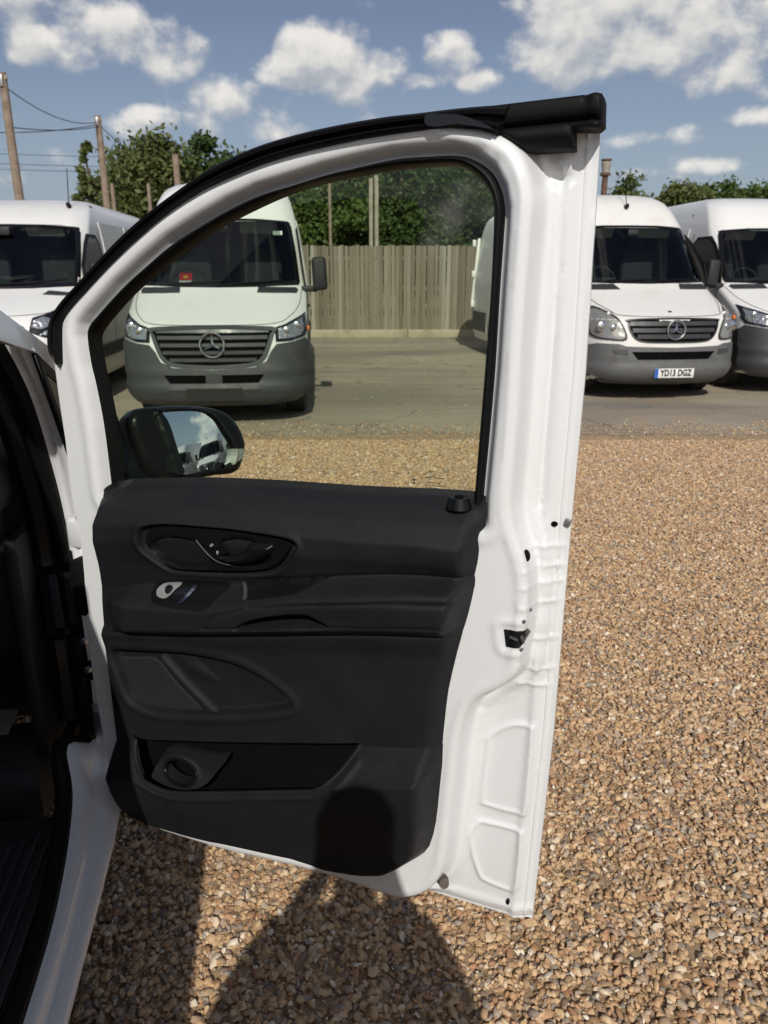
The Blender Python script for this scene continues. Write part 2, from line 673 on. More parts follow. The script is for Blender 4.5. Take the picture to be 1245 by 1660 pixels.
def sheet(name, outline, holes, res, front, back, m, parent=None, edge=None, angle=35, closed=True, feats=()):
    """solid sheet: front(P) and back(P) map outline coordinates to 3-D points"""
    P, T = region(outline, holes, res, edge, feats)
    A = front(P)
    V = A
    F = [tuple(t) for t in T]
    if closed:
        B = back(P)
        n = len(P)
        V = np.concatenate([A, B])
        F += [(t[2] + n, t[1] + n, t[0] + n) for t in T]
        cnt = {}
        for t in T:
            for i in range(3):
                e = (int(t[i]), int(t[(i + 1) % 3]))
                cnt[e] = 1
        for (a, b) in list(cnt):
            if (b, a) not in cnt:
                F.append((b, a, a + n, b + n))
    return mk(name, V, F, m, parent, True, angle)


def text_mesh(name, txt, size, m, parent, mtx, depth=0.0008, sx=1.0, spacing=1.0, bold=0.0):
    cu = bpy.data.curves.new(name, 'FONT')
    cu.body = txt
    cu.size = size
    cu.align_x = 'CENTER'
    cu.align_y = 'CENTER'
    cu.extrude = depth
    cu.space_character = spacing
    cu.offset = bold
    o = bpy.data.objects.new(name, cu)
    C.objects.link(o)
    dg = bpy.context.evaluated_depsgraph_get()
    me = bpy.data.meshes.new_from_object(o.evaluated_get(dg))
    bpy.data.objects.remove(o)
    bpy.data.curves.remove(cu)
    me.name = name
    me.transform(mtx @ Matrix.Diagonal((sx, 1, 1, 1)))
    me.materials.clear()
    me.materials.append(M[m])
    o = bpy.data.objects.new(name, me)
    C.objects.link(o)
    o.parent = parent
    return o


def copy_tree(o, parent=None):
    c = o.copy()
    C.objects.link(c)
    c.parent = parent
    for ch in list(o.children):
        copy_tree(ch, c)
    return c


# ------------------------------------------------------------------ ground
def ground_material(name, stops, scale, bumps, patches=None):
    m = bpy.data.materials.new(name)
    m.use_nodes = True
    T = NT(m.node_tree)
    b = T.n['Principled BSDF']
    tc = T.node('ShaderNodeTexCoord')
    ov = tc.outputs['Object']
    mp = T.node('ShaderNodeMapping')
    mp.inputs['Scale'].default_value = (0.45, 1.0, 1.0)
    T.l.new(ov, mp.inputs[0])
    n = T.noise(mp.outputs[0], scale, 9, 0.62, 0.6)
    col = T.ramp(n, stops)
    fine = T.noise(ov, 60, 6, 0.7)
    col = T.mixc(T.maprange(fine, 0.35, 0.7, 0.0, 0.35), col, (0.50, 0.43, 0.33))
    if patches:
        p = T.maprange(T.noise(mp.outputs[0], patches[0], 5, 0.55, 0.3), patches[1], patches[2])
        col = T.mixc(p, col, patches[3])
    if patches:
        mp2 = T.node('ShaderNodeMapping')
        mp2.inputs['Scale'].default_value = (0.22, 1.6, 1.0)
        T.l.new(ov, mp2.inputs[0])
        tr_ = T.maprange(T.noise(mp2.outputs[0], 1.3, 5, 0.6, 0.8), 0.50, 0.68, 0.0, 0.40)
        col = T.mixc(tr_, col, (0.20, 0.175, 0.14))
        sp_ = T.maprange(T.noise(ov, 2.3, 3, 0.5), 0.66, 0.72, 0.0, 0.55)
        col = T.mixc(sp_, col, (0.11, 0.10, 0.085))
        vo = T.node('ShaderNodeTexVoronoi', feature='DISTANCE_TO_EDGE')
        wv = T.node('ShaderNodeVectorMath', operation='ADD')
        T.l.new(ov, wv.inputs[0])
        nv = T.node('ShaderNodeTexNoise')
        nv.inputs['Scale'].default_value = 1.5
        T.l.new(ov, nv.inputs['Vector'])
        T.l.new(nv.outputs['Color'], wv.inputs[1])
        T.l.new(wv.outputs[0], vo.inputs['Vector'])
        vo.inputs['Scale'].default_value = 0.35
        ck_ = T.maprange(vo.outputs['Distance'], 0.0, 0.012, 0.5, 0.0)
        col = T.mixc(ck_, col, (0.10, 0.09, 0.075))
    T.l.new(col, b.inputs['Base Color'])
    b.inputs['Roughness'].default_value = 0.9
    b.inputs['Specular IOR Level'].default_value = 0.25
    bn = T.node('ShaderNodeBump')
    bn.inputs['Strength'].default_value = bumps[1]
    bn.inputs['Distance'].default_value = bumps[2]
    T.l.new(T.noise(ov, bumps[0], 6, 0.65), bn.inputs['Height'])
    T.l.new(bn.outputs[0], b.inputs['Normal'])
    return m


m_yard = ground_material('dusty_concrete', [(0.28, (0.20, 0.165, 0.125)), (0.45, (0.29, 0.245, 0.185)), (0.58, (0.36, 0.305, 0.23)), (0.75, (0.46, 0.385, 0.285))], 0.55, (35, 0.25, 0.02),
                         (0.30, 0.52, 0.64, (0.215, 0.195, 0.165)))
m_earth = ground_material('pale_earth', [(0.3, (0.30, 0.20, 0.11)), (0.7, (0.44, 0.31, 0.18))], 3.0, (60, 0.6, 0.02))

EDGE_Y = 7.62
GV = []
for x in np.arange(-60, 60.1, 0.25):
    GV.append((x, EDGE_Y + 0.05 * math.sin(x * 1.7) + 0.035 * math.sin(x * 4.3 + 1) + random.uniform(-0.03, 0.03)))
nG = len(GV)
# land to the horizon (a recessed sheet), yard slab and gravel bed on it
g = mk('ground', [(-1500, -1500, -0.03), (1500, -1500, -0.03), (1500, 1500, -0.03), (-1500, 1500, -0.03)], [(0, 1, 2, 3)], m_earth, smooth=False)
tag(g, kind='structure')
V = [(x, y, 0.0) for x, y in GV] + [(x, 19.62 + 0.02 * x, 0.0) for x, y in GV]
F = [(i, i + 1, nG + i + 1, nG + i) for i in range(nG - 1)]
tag(mk('yard', V, F, m_yard, smooth=False), kind='structure')
V = [(x, -16.0, 0.0005) for x, y in GV] + [(x, y + 0.06, -0.003) for x, y in GV]
tag(mk('gravel_bed', V, F, m_earth, smooth=False), kind='structure')

# gravel: piles of separate flint pebbles
m_stone = bpy.data.materials.new('flint_pebbles')
m_stone.use_nodes = True
T = NT(m_stone.node_tree)
b = T.n['Principled BSDF']
at = T.node('ShaderNodeAttribute', attribute_name='tone')
col = T.ramp(at.outputs['Fac'], [(0.0, (0.14, 0.105, 0.08)), (0.08, (0.33, 0.29, 0.245)), (0.14, (0.34, 0.19, 0.10)), (0.22, (0.49, 0.315, 0.165)),
                                 (0.34, (0.57, 0.375, 0.20)), (0.46, (0.63, 0.435, 0.24)), (0.57, (0.44, 0.225, 0.115)), (0.66, (0.64, 0.45, 0.26)),
                                 (0.75, (0.38, 0.315, 0.255)), (0.83, (0.59, 0.38, 0.20)), (0.92, (0.70, 0.53, 0.34)), (1.0, (0.80, 0.71, 0.57))])
tc = T.node('ShaderNodeTexCoord')
n1 = T.noise(tc.outputs['Object'], 130, 4, 0.6)
col = T.mixc(T.maprange(n1, 0.35, 0.7, 0.0, 0.22), col, (0.58, 0.40, 0.23))
n2 = T.noise(tc.outputs['Object'], 70, 3, 0.6)
col = T.mixc(T.maprange(n2, 0.55, 0.75, 0.0, 0.45), col, (0.20, 0.12, 0.07))
T.l.new(col, b.inputs['Base Color'])
b.inputs['Roughness'].default_value = 0.62
bn = T.node('ShaderNodeBump')
bn.inputs['Strength'].default_value = 0.35
bn.inputs['Distance'].default_value = 0.002
T.l.new(T.noise(tc.outputs['Object'], 420, 3, 0.6), bn.inputs['Height'])
T.l.new(bn.outputs[0], b.inputs['Normal'])


def pebble_tile(size, n, sub, smin, smax, seed):
    r = np.random.default_rng(seed)
    bm = bmesh.new()
    bmesh.ops.create_icosphere(bm, subdivisions=sub, radius=1.0)
    bm.verts.ensure_lookup_table()
    BV = np.array([v.co[:] for v in bm.verts])
    BF = np.array([[v.index for v in f.verts] for f in bm.faces])
    bm.free()
    nv, nf = len(BV), len(BF)
    shapes = []
    for k in range(14):                      # chipped, faceted flint shapes
        v = BV.copy()
        for _ in range(5):
            d = r.normal(size=3)
            d /= np.linalg.norm(d)
            h = r.uniform(0.55, 0.92)
            p = v @ d
            v = v - np.outer(np.maximum(p - h, 0) * 0.9, d)
        v *= 1 + 0.06 * r.normal(size=(nv, 1))
        shapes.append(v)
    V = np.empty((n, nv, 3), np.float32)
    tone = np.empty((n, nv), np.float32)
    for i in range(n):
        s = (smin + (smax - smin) * r.beta(1.6, 3.2)) * 0.5
        v = shapes[r.integers(14)] * np.array([1.25 * s * r.uniform(.8, 1.25), s * r.uniform(.75, 1.05), s * r.uniform(.45, .8)])
        q = Matrix.Rotation(r.uniform(0, 6.28), 3, 'Z') @ Matrix.Rotation(r.normal() * 0.42, 3, 'X') @ Matrix.Rotation(r.normal() * 0.42, 3, 'Y')
        v = v @ np.array(q).T
        V[i] = v + np.array([r.uniform(-.5, .5) * size, r.uniform(-.5, .5) * size, r.uniform(-0.006, 0.010)])
        tone[i] = r.uniform()
    Fc = (BF[None] + (np.arange(n) * nv)[:, None, None]).reshape(-1, 3)
    me = bpy.data.meshes.new('pebbles')
    me.vertices.add(n * nv)
    me.vertices.foreach_set('co', V.reshape(-1))
    me.loops.add(len(Fc) * 3)
    me.loops.foreach_set('vertex_index', Fc.reshape(-1).astype(np.int32))
    me.polygons.add(len(Fc))
    me.polygons.foreach_set('loop_start', np.arange(0, len(Fc) * 3, 3, dtype=np.int32))
    me.polygons.foreach_set('loop_total', np.full(len(Fc), 3, np.int32))
    me.update(calc_edges=True)
    me.polygons.foreach_set('use_smooth', np.ones(len(Fc), bool))
    me.set_sharp_from_angle(angle=R(52))
    a = me.attributes.new('tone', 'FLOAT', 'POINT')
    a.data.foreach_set('value', tone.reshape(-1))
    me.materials.append(m_stone)
    return me


def scatter_object(name, points, tiles, rot, idx):
    """one object: geometry nodes put pebble tiles on its points"""
    me = bpy.data.meshes.new(name)
    me.from_pydata([tuple(p) for p in points], [], [])
    a = me.attributes.new('turn', 'FLOAT', 'POINT')
    a.data.foreach_set('value', np.array(rot, np.float32))
    a = me.attributes.new('pick', 'INT', 'POINT')
    a.data.foreach_set('value', np.array(idx, np.int32))
    o = bpy.data.objects.new(name, me)
    C.objects.link(o)
    ng = bpy.data.node_groups.new(name, 'GeometryNodeTree')
    ng.interface.new_socket('Geometry', in_out='INPUT', socket_type='NodeSocketGeometry')
    ng.interface.new_socket('Geometry', in_out='OUTPUT', socket_type='NodeSocketGeometry')
    N = NT(ng)
    gi, go = N.node('NodeGroupInput'), N.node('NodeGroupOutput')
    m2p = N.node('GeometryNodeMeshToPoints')
    N.l.new(gi.outputs[0], m2p.inputs[0])
    inst = N.node('GeometryNodeInstanceOnPoints')
    N.l.new(m2p.outputs[0], inst.inputs['Points'])
    g2i = N.node('GeometryNodeGeometryToInstance')
    for t in reversed(tiles):
        oi = N.node('GeometryNodeObjectInfo')
        oi.inputs['Object'].default_value = t
        N.l.new(oi.outputs['Geometry'], g2i.inputs[0])
    N.l.new(g2i.outputs[0], inst.inputs['Instance'])
    inst.inputs['Pick Instance'].default_value = True
    pk = N.node('GeometryNodeInputNamedAttribute', data_type='INT')
    pk.inputs['Name'].default_value = 'pick'
    N.l.new(pk.outputs[0], inst.inputs['Instance Index'])
    tr = N.node('GeometryNodeInputNamedAttribute', data_type='FLOAT')
    tr.inputs['Name'].default_value = 'turn'
    cx = N.node('ShaderNodeCombineXYZ')
    N.l.new(tr.outputs[0], cx.inputs[2])
    N.l.new(cx.outputs[0], inst.inputs['Rotation'])
    N.l.new(inst.outputs[0], go.inputs[0])
    md = o.modifiers.new('pebbles', 'NODES')
    md.node_group = ng
    return o


TS = 0.6
tiles = []
for k in range(3):
    t = bpy.data.objects.new('pebble_source', pebble_tile(TS, 3900, 1, 0.007, 0.034, 100 + k))
    tiles.append(t)
pts, rots, ids = [], [], []
rk = random.Random(3)
for j in range(-6, 13):
    for i in range(-14, 18):
        x, y = (i + 0.5) * TS, (j + 0.5) * TS + 0.1
        if y > EDGE_Y - 0.2 or abs(x) > 1.8 + 0.72 * max(0, y) + 1.2:
            continue
        pts.append((x, y, 0))
        rots.append(rk.choice([0, 1, 2, 3]) * math.pi / 2)
        ids.append(rk.randrange(3))
gr = scatter_object('gravel', pts, tiles, rots, ids)
tag(gr, 'loose golden brown flint gravel covering the near ground', 'gravel', kind='stuff')
# thinning, straggling stones along the edge of the hardstanding
st = bpy.data.objects.new('pebble_source', pebble_tile(0.9, 420, 1, 0.008, 0.028, 55))
pts, rots, ids = [], [], []
for i in range(-12, 14):
    pts.append((i * 0.85, EDGE_Y + rk.uniform(0.0, 0.12), 0.004))
    rots.append(rk.uniform(0, 6.28))
    ids.append(0)
st2 = bpy.data.objects.new('pebble_source', pebble_tile(2.4, 90, 1, 0.006, 0.022, 56))
for i in range(-6, 7):
    for j in range(3):
        pts.append((i * 1.8 + rk.uniform(-.5, .5), EDGE_Y + 1.2 + j * 2.2, 0.004))
        rots.append(rk.uniform(0, 6.28))
        ids.append(1)
tag(scatter_object('scattered_stones', pts, [st, st2], rots, ids), 'stray pebbles strewn over the dusty hardstanding', 'gravel', kind='stuff')

# ------------------------------------------------------------------ fence
m_wood = bpy.data.materials.new('weathered_fence_wood')
m_wood.use_nodes = True
T = NT(m_wood.node_tree)
b = T.n['Principled BSDF']
tc = T.node('ShaderNodeTexCoord')
oi = T.node('ShaderNodeObjectInfo')
mp = T.node('ShaderNodeMapping')
mp.inputs['Scale'].default_value = (22, 22, 0.9)
vm = T.node('ShaderNodeVectorMath', operation='ADD')
T.l.new(tc.outputs['Object'], vm.inputs[0])
cx = T.node('ShaderNodeCombineXYZ')
T.l.new(T.math('MULTIPLY', oi.outputs['Random'], 37.0), cx.inputs[0])
T.l.new(T.math('MULTIPLY', oi.outputs['Random'], 11.0), cx.inputs[2])
T.l.new(cx.outputs[0], vm.inputs[1])
T.l.new(vm.outputs[0], mp.inputs[0])
n = T.noise(mp.outputs[0], 1.0, 6, 0.65, 0.5)
c1 = T.ramp(n, [(0.3, (0.10, 0.080, 0.058)), (0.5, (0.20, 0.17, 0.13)), (0.7, (0.30, 0.265, 0.21))])
c2 = T.ramp(oi.outputs['Random'], [(0.0, (0.09, 0.07, 0.045)), (0.25, (0.27, 0.235, 0.18)), (0.45, (0.13, 0.105, 0.07)), (0.6, (0.34, 0.30, 0.235)), (0.75, (0.18, 0.15, 0.105)), (0.9, (0.42, 0.39, 0.34)), (1.0, (0.24, 0.19, 0.12))])
cc = T.mixc(0.62, c1, c2)
T.l.new(cc, b.inputs['Base Color'])
b.inputs['Roughness'].default_value = 0.9
M['wood'] = m_wood
M['board'] = mat('pale_gravel_board', (0.42, 0.36, 0.26), 0.9, dirt=(3, (0.26, 0.21, 0.14), 0.4, 0.8))
M['pole'] = mat('creosoted_pole_wood', (0.20, 0.145, 0.105), 0.9, var=(5, (0.30, 0.24, 0.19), 0.2))
M['post'] = mat('pale_post_wood', (0.30, 0.26, 0.205), 0.9, var=(5, (0.40, 0.36, 0.30), 0.2))
M['wire'] = mat('overhead_cable', (0.03, 0.03, 0.035), 0.6)
M['rust'] = mat('rusty_iron', (0.16, 0.085, 0.06), 0.8, var=(9, (0.10, 0.055, 0.04), 0.2))
M['cap'] = mat('weathered_cowl', (0.40, 0.37, 0.30), 0.8, var=(12, (0.22, 0.19, 0.15), 0.2))

FENCE_Y, FENCE_ROT = 19.35, R(1.2)
fence = empty('fence', (0, FENCE_Y, 0), FENCE_ROT)
tag(fence, 'tall weathered close board timber fence across the back of the yard', 'fence')
FX0, FX1 = -11.0, 13.5
pw = 0.098
plank_meshes = []
for k in range(10):
    bm = bmesh.new()
    h = 2.02 + random.uniform(-0.012, 0.012)
    wdt = pw * random.uniform(0.84, 0.93)
    prof = [(-wdt / 2, -0.006), (wdt / 2, -0.030), (wdt / 2, -0.004), (-wdt / 2, 0.004)]   # feather edge
    lo = [bm.verts.new((x, y, 0.20)) for x, y in prof]
    hi = [bm.verts.new((x + random.uniform(-.004, .004), y, 0.20 + h - 0.02)) for x, y in prof]
    bm.faces.new(lo[::-1])
    bm.faces.new(hi)
    for i in range(4):
        bm.faces.new((lo[i], lo[(i + 1) % 4], hi[(i + 1) % 4], hi[i]))
    bmesh.ops.recalc_face_normals(bm, faces=bm.faces)
    me = bpy.data.meshes.new('plank')
    bm.to_mesh(me)
    bm.free()
    me.materials.append(m_wood)
    plank_meshes.append(me)
x = FX0
while x < FX1:
    o = bpy.data.objects.new('plank', random.choice(plank_meshes))
    C.objects.link(o)
    o.parent = fence
    o.location = (x, random.choice((-0.012, 0.006)) + random.uniform(-0.003, 0.003), random.uniform(-0.012, 0.012))
    o.rotation_euler = (0, random.gauss(0, 0.004), random.gauss(0, 0.03))
    x += pw * random.uniform(0.92, 1.02)
x = FX0
while x < FX1:
    box('gravel_board', (x + 1.45, -0.035, 0.105), (2.88, 0.03, 0.20), 'board', fence, bevel=0.004)
    box('post', (x, 0.09, 1.0), (0.1, 0.1, 2.1), 'wood', fence, bevel=0.004)
    for zz in (0.5, 1.2, 1.9):
        box('rail', (x + 1.45, 0.045, zz), (2.88, 0.04, 0.09), 'wood', fence, bevel=0.004)
    x += 2.9


# ------------------------------------------------------------------ poles and cables
def pole(name, x, y, ztop, r0, r1, m, label, lean=0.0, cat='pole', extras=None):
    e = empty(name, (x, y, -0.03))
    tag(e, label, cat)
    n = 8
    path = [(lean * i / n + random.uniform(-.006, .006), 0, ztop * i / n + (0 if i else 0)) for i in range(n + 1)]
    tube('shaft', path, [r0 + (r1 - r0) * i / n for i in range(n + 1)], m, e, 10)
    if extras:
        extras(e, ztop)
    return e


def pole_fittings(e, zt):
    box('bracket', (0.0, -0.14, zt - 0.22), (0.10, 0.06, 0.30), 'steel', e)
    box('insulator', (0.12, -0.05, zt - 0.12), (0.08, 0.06, 0.12), 'cap', e, bevel=0.02)
    V, F = [], []
    for k in range(6):
        z = zt - 1.1 - k * 0.45
        sx = 1 if k % 2 else -1
        tube_data([(0, -0.05, z), (sx * 0.24, -0.05, z + 0.01)], 0.012, 5, False, V, F)
    mk('step_iron', V, F, 'steel', e)


P1 = [(-10.828, 6.994), (-10.850, 3.826)]
P2 = [(-10.671, 7.145), (-10.676, 4.298)]
P3 = [(-8.399, 6.100)]
pole('telegraph_pole', P1[1][0], 24, P1[0][1], 0.15, 0.115, 'pole', 'tall brown telegraph pole rising behind the leftmost van at the photo edge', extras=pole_fittings)
pole('telegraph_pole', P2[1][0], 31, P2[0][1], 0.15, 0.12, 'pole', 'brown telegraph pole with cables in front of the feathery tree', extras=pole_fittings)
pole('timber_post', P3[0][0], 33, P3[0][1], 0.13, 0.13, 'pole', 'short dark timber post in front of the big round tree', cat='post')
for px, yy, lab in (([(-10.068, 4.717)], 30, 'small timber post just right of the cabled telegraph pole'), ([(-9.304, 4.924)], 32, 'low timber post between the left van and the high roof van')):
    pole('timber_post', px[0][0], yy, px[0][1], 0.07, 0.07, 'pole', lab, cat='post')
Q = [(-1.613, 4.163), (-0.391, 4.246), (-0.227, 4.330)]
pole('timber_post', Q[0][0], 24, Q[0][1] + 0.3, 0.05, 0.045, 'pole', 'thin dark pole behind the fence, left of the pale pair', cat='post')
pole('timber_post', Q[1][0], 24, Q[1][1], 0.062, 0.06, 'post', 'left of two pale timber posts standing together behind the fence', cat='post')
pole('timber_post', Q[2][0], 24.1, Q[2][1], 0.068, 0.066, 'post', 'right of two pale timber posts standing together behind the fence', cat='post')
PV = [(7.069, 4.916), (7.102, 4.556)]
vent = empty('vent_pipe', (PV[0][0], 26, -0.03))
tag(vent, 'rusty iron vent pipe with pale cowl behind the old white van', 'pipe')
tube('pipe', [(0, 0, 0), (0, 0, PV[1][1])], 0.095, 'rust', vent, 12)
tube('collar', [(0, 0, PV[1][1] - 0.02), (0, 0, PV[1][1] + 0.06)], 0.17, 'rust', vent, 12)
zt = PV[1][1] + 0.06
tube('cowl', [(0, 0, zt), (0, 0, zt + .12), (0, 0, zt + .22), (0, 0, zt + .30), (0, 0, zt + .36)], [.12, .12, .15, .15, .10], 'cap', vent, 9)
tube('rim', [(0, 0, zt + .36), (0, 0, zt + .40)], [.17, .17], 'rust', vent, 9)


def cable(a, b, sag, lab):
    n = 16
    path = []
    for i in range(n + 1):
        t = i / n
        p = Vector(a).lerp(Vector(b), t)
        p.z -= sag * 4 * t * (1 - t)
        path.append(p)
    tag(tube('cable', path, 0.014, 'wire', None, 5), lab, 'cable', 'overhead cables')


p1t = (P1[1][0], 24, P1[0][1])
p2t = (P2[1][0], 31, P2[0][1])
cable((p1t[0], 24, p1t[2] - 0.35), (p2t[0], 31, p2t[2] - 0.25), 0.35, 'upper overhead cable sagging between the two telegraph poles')
L1 = [(-12.214, 5.462), (-12.223, 5.413)]
cable((L1[0][0], 24, L1[0][1]), (p2t[0], 31, p2t[2] - 0.33), 0.12, 'overhead cable reaching the second pole from beyond the left edge')
cable((p1t[0], 24.0, [(-10.765, 5.575)][0][1]), (p2t[0], 31, p2t[2] - 0.40), 0.1, 'lower overhead cable strung between the two telegraph poles')
L2 = [(-11.237, 6.696)]
cable((p2t[0], 31, p2t[2] - 0.3), (L2[0][0], 40, L2[0][1]), 0.25, 'overhead cable dropping from the second pole into the big tree')
for yy, lab in ((247, 'highest of the three thin cables crossing low at left'), (263, 'middle of the three thin cables crossing low at left'), (272, 'lowest of the three thin cables crossing low at left')):
    a = [(-23.115, 14.981), (-15.117, 14.981)]
    z = 1.61 + 45 * ((830 - yy) / 1210 * 0.9516 - 0.3073) / (0.9516 + (830 - yy) / 1210 * 0.3073)
    cable((a[0][0], 45, z), (a[1][0] + 3, 45, z - 0.25), 0.05, lab)


# ------------------------------------------------------------------ trees
def leaf_material(name, c0, c1, c2):
    m = bpy.data.materials.new(name)
    m.use_nodes = True
    T = NT(m.node_tree)
    b = T.n['Principled BSDF']
    at = T.node('ShaderNodeAttribute', attribute_name='tone')
    col = T.ramp(at.outputs['Fac'], [(0.0, c0), (0.5, c1), (1.0, c2)])
    T.l.new(col, b.inputs['Base Color'])
    b.inputs['Roughness'].default_value = 0.55
    b.inputs['Specular IOR Level'].default_value = 0.3
    tl = T.node('ShaderNodeBsdfTranslucent')
    T.l.new(T.mixc(0.5, col, (0.10, 0.14, 0.02)), tl.inputs[0])
    mx = T.node('ShaderNodeMixShader')
    mx.inputs[0].default_value = 0.25
    T.l.new(b.outputs[0], mx.inputs[1])
    T.l.new(tl.outputs[0], mx.inputs[2])
    T.l.new(mx.outputs[0], T.n['Material Output'].inputs[0])
    return m


M['leaf'] = leaf_material('broad_leaves', (0.039, 0.072, 0.016), (0.078, 0.124, 0.029), (0.137, 0.182, 0.047))
M['leaf_pale'] = leaf_material('olive_leaves', (0.058, 0.085, 0.023), (0.111, 0.137, 0.044), (0.182, 0.195, 0.072))
M['leaf_dark'] = leaf_material('dark_leaves', (0.029, 0.055, 0.016), (0.055, 0.091, 0.026), (0.098, 0.137, 0.039))
M['bark'] = mat('tree_bark', (0.10, 0.075, 0.05), 0.95, var=(6, (0.16, 0.13, 0.10), 0.2))


def tree(x, y, h, rx, base, leaf, label, nl=9000, ls=0.16, seed=0, cone=False, name='broadleaf_tree', lobes=26, fill=0.55):
    r = np.random.default_rng(seed + 500)
    e = empty(name, (x, y, -0.03))
    tag(e, label, 'tree', 'trees beyond the yard')
    V, F = [], []
    tube_data([(0, 0, 0), (0.05, 0, h * 0.25), (-0.05, 0.05, h * 0.5), (0, 0, h * 0.82)], [0.05 * h * 0.6, 0.04 * h * 0.6, 0.025 * h * 0.6, 0.01 * h], 8, False, V, F)
    cz = (h + base) / 2
    rz = (h - base) / 2
    cents = []
    for k in range(lobes):
        if cone:
            t = r.uniform(0.05, 1)
            z = base + (h - base) * t
            rr = rx * (1.05 - t) * r.uniform(0.5, 1)
            a = r.uniform(0, 6.28)
            c = np.array([rr * math.cos(a), rr * math.sin(a), z])
            s = rx * 0.30 * (1.15 - t)
        else:
            d = r.normal(size=3)
            d /= np.linalg.norm(d)
            q = r.uniform(0.45, 0.86)
            c = np.array([d[0] * rx * q, d[1] * rx * q, cz + d[2] * rz * q])
            s = min(rx, rz) * r.uniform(0.24, 0.44)
        cents.append((c, s))
        if k % 3 == 0:
            z0 = h * r.uniform(0.25, 0.6)
            tube_data([(0, 0, z0), tuple(c * np.array([.5, .5, 1]) + np.array([0, 0, (z0 - c[2]) * .35])), tuple(c)], [0.02 * h * .5, 0.012 * h * .5, 0.006 * h * .5], 5, False, V, F)
    mk('trunk', V, F, 'bark', e)
    per = nl // len(cents)
    P, tone = [], []
    for (c, s) in cents:
        d = r.normal(size=(per, 3))
        d /= np.linalg.norm(d, axis=1)[:, None]
        rad = s * (r.uniform(0.0, 1.0, per) ** fill) * (1 + 0.22 * r.normal(size=per))
        p = c + d * rad[:, None] * np.array([1.15, 1.15, 0.85])
        P.append(p)
        tone.append(np.clip(r.uniform(0.15, 0.85) * 0.55 + r.uniform(0, .45, per), 0, 1))
    P = np.concatenate(P)
    tone = np.concatenate(tone)
    P[:, 2] = np.maximum(P[:, 2], 0.2)
    n = len(P)
    a = r.normal(size=(n, 3))
    a /= np.linalg.norm(a, axis=1)[:, None]
    up = r.normal(size=(n, 3)) * 0.9 + np.array([0, -0.35, 0.55])
    bq = np.cross(up, a)
    bq /= np.linalg.norm(bq, axis=1)[:, None] + 1e-9
    a = np.cross(bq, up)
    a /= np.linalg.norm(a, axis=1)[:, None] + 1e-9
    sz = ls * r.uniform(0.55, 1.25, n)[:, None]
    tip = P + a * sz * 0.75
    back = P - a * sz * 0.75
    l = P + bq * sz * 0.42
    q = P - bq * sz * 0.42
    Vc = np.stack([back, l, tip, q], 1).reshape(-1, 3)
    me = bpy.data.meshes.new('crown')
    me.vertices.add(n * 4)
    me.vertices.foreach_set('co', Vc.astype(np.float32).reshape(-1))
    me.loops.add(n * 4)
    me.loops.foreach_set('vertex_index', np.arange(n * 4, dtype=np.int32))
    me.polygons.add(n)
    me.polygons.foreach_set('loop_start', np.arange(0, n * 4, 4, dtype=np.int32))
    me.polygons.foreach_set('loop_total', np.full(n, 4, np.int32))
    me.update(calc_edges=True)
    at = me.attributes.new('tone', 'FLOAT', 'POINT')
    at.data.foreach_set('value', np.repeat(tone, 4).astype(np.float32))
    me.materials.append(M[leaf])
    o = bpy.data.objects.new('crown', me)
    C.objects.link(o)
    o.parent = e
    return e


def tree_at(pt, y, rx, base, *a, **k):
    return tree(pt[0][0], y, pt[0][1] * 1.07, rx, base, *a, **k)


tree_at([(-10.619, 7.632)], 38, 3.0, 0.6, 'leaf_pale', 'big round green tree behind the leftmost van', nl=26000, ls=0.20, seed=1, lobes=44)
tree_at([(-8.611, 7.543)], 40, 2.3, 0.6, 'leaf_dark', 'darker tree against the right side of the big round tree', nl=14000, ls=0.20, seed=2, lobes=26)
tree_at([(-7.102, 7.245)], 41, 2.2, 0.5, 'leaf_pale', 'lower pale tree where the treeline meets the door seal', nl=10000, ls=0.2, seed=3)
tree_at([(-13.027, 6.779)], 36, 1.5, 1.0, 'leaf_pale', 'thin feathery tree beside the cabled telegraph pole', nl=3200, ls=0.2, seed=4, cone=True, name='conifer_tree', lobes=40, fill=0.8)
tree_at([(-12.721, 6.569)], 39, 2.0, 0.4, 'leaf', 'small bushy tree low between the feathery and round trees', nl=9000, ls=0.2, seed=5)
tree_at([(-1.580, 4.931)], 27, 2.0, 0.2, 'leaf', 'sunlit green tree behind the fence beside the high roof van', nl=27200, ls=0.125, seed=6, lobes=36)
tree_at([(0.576, 5.877)], 28, 2.3, 0.2, 'leaf_dark', 'dark tree behind the two pale posts', nl=30600, ls=0.125, seed=7, lobes=36)
tree_at([(2.834, 5.614)], 27.5, 2.3, 0.2, 'leaf_dark', 'dense dark tree above the fence seen through the door window', nl=30600, ls=0.125, seed=8, lobes=36)
tree_at([(5.136, 5.536)], 29, 2.2, 0.2, 'leaf_dark', 'dark tree behind the open rear end of the old van', nl=20400, ls=0.125, seed=9)
tree_at([(-0.717, 4.532)], 29, 2.6, 0.1, 'leaf', 'low leafy tree filling behind the thin dark pole', nl=23800, ls=0.125, seed=10, lobes=30)
tree_at([(11.416, 5.625)], 38, 1.25, 2.2, 'leaf_pale', 'small loose tree right of the rusty vent pipe', nl=9000, ls=0.17, seed=11, lobes=40, fill=0.8)
tree_at([(14.133, 5.599)], 38, 1.55, 2.0, 'leaf_pale', 'pale loose tree above the gap between the two right vans', nl=11000, ls=0.17, seed=12, lobes=44, fill=0.8)
tree_at([(15.891, 5.490)], 38.5, 1.5, 2.2, 'leaf', 'small tree over the roof of the far right van', nl=9000, ls=0.17, seed=13, lobes=40, fill=0.8)
tree_at([(18.306, 5.649)], 39, 2.3, 2.0, 'leaf', 'dark green tree at the right edge above the vans', nl=14000, ls=0.17, seed=14, lobes=50, fill=0.75)


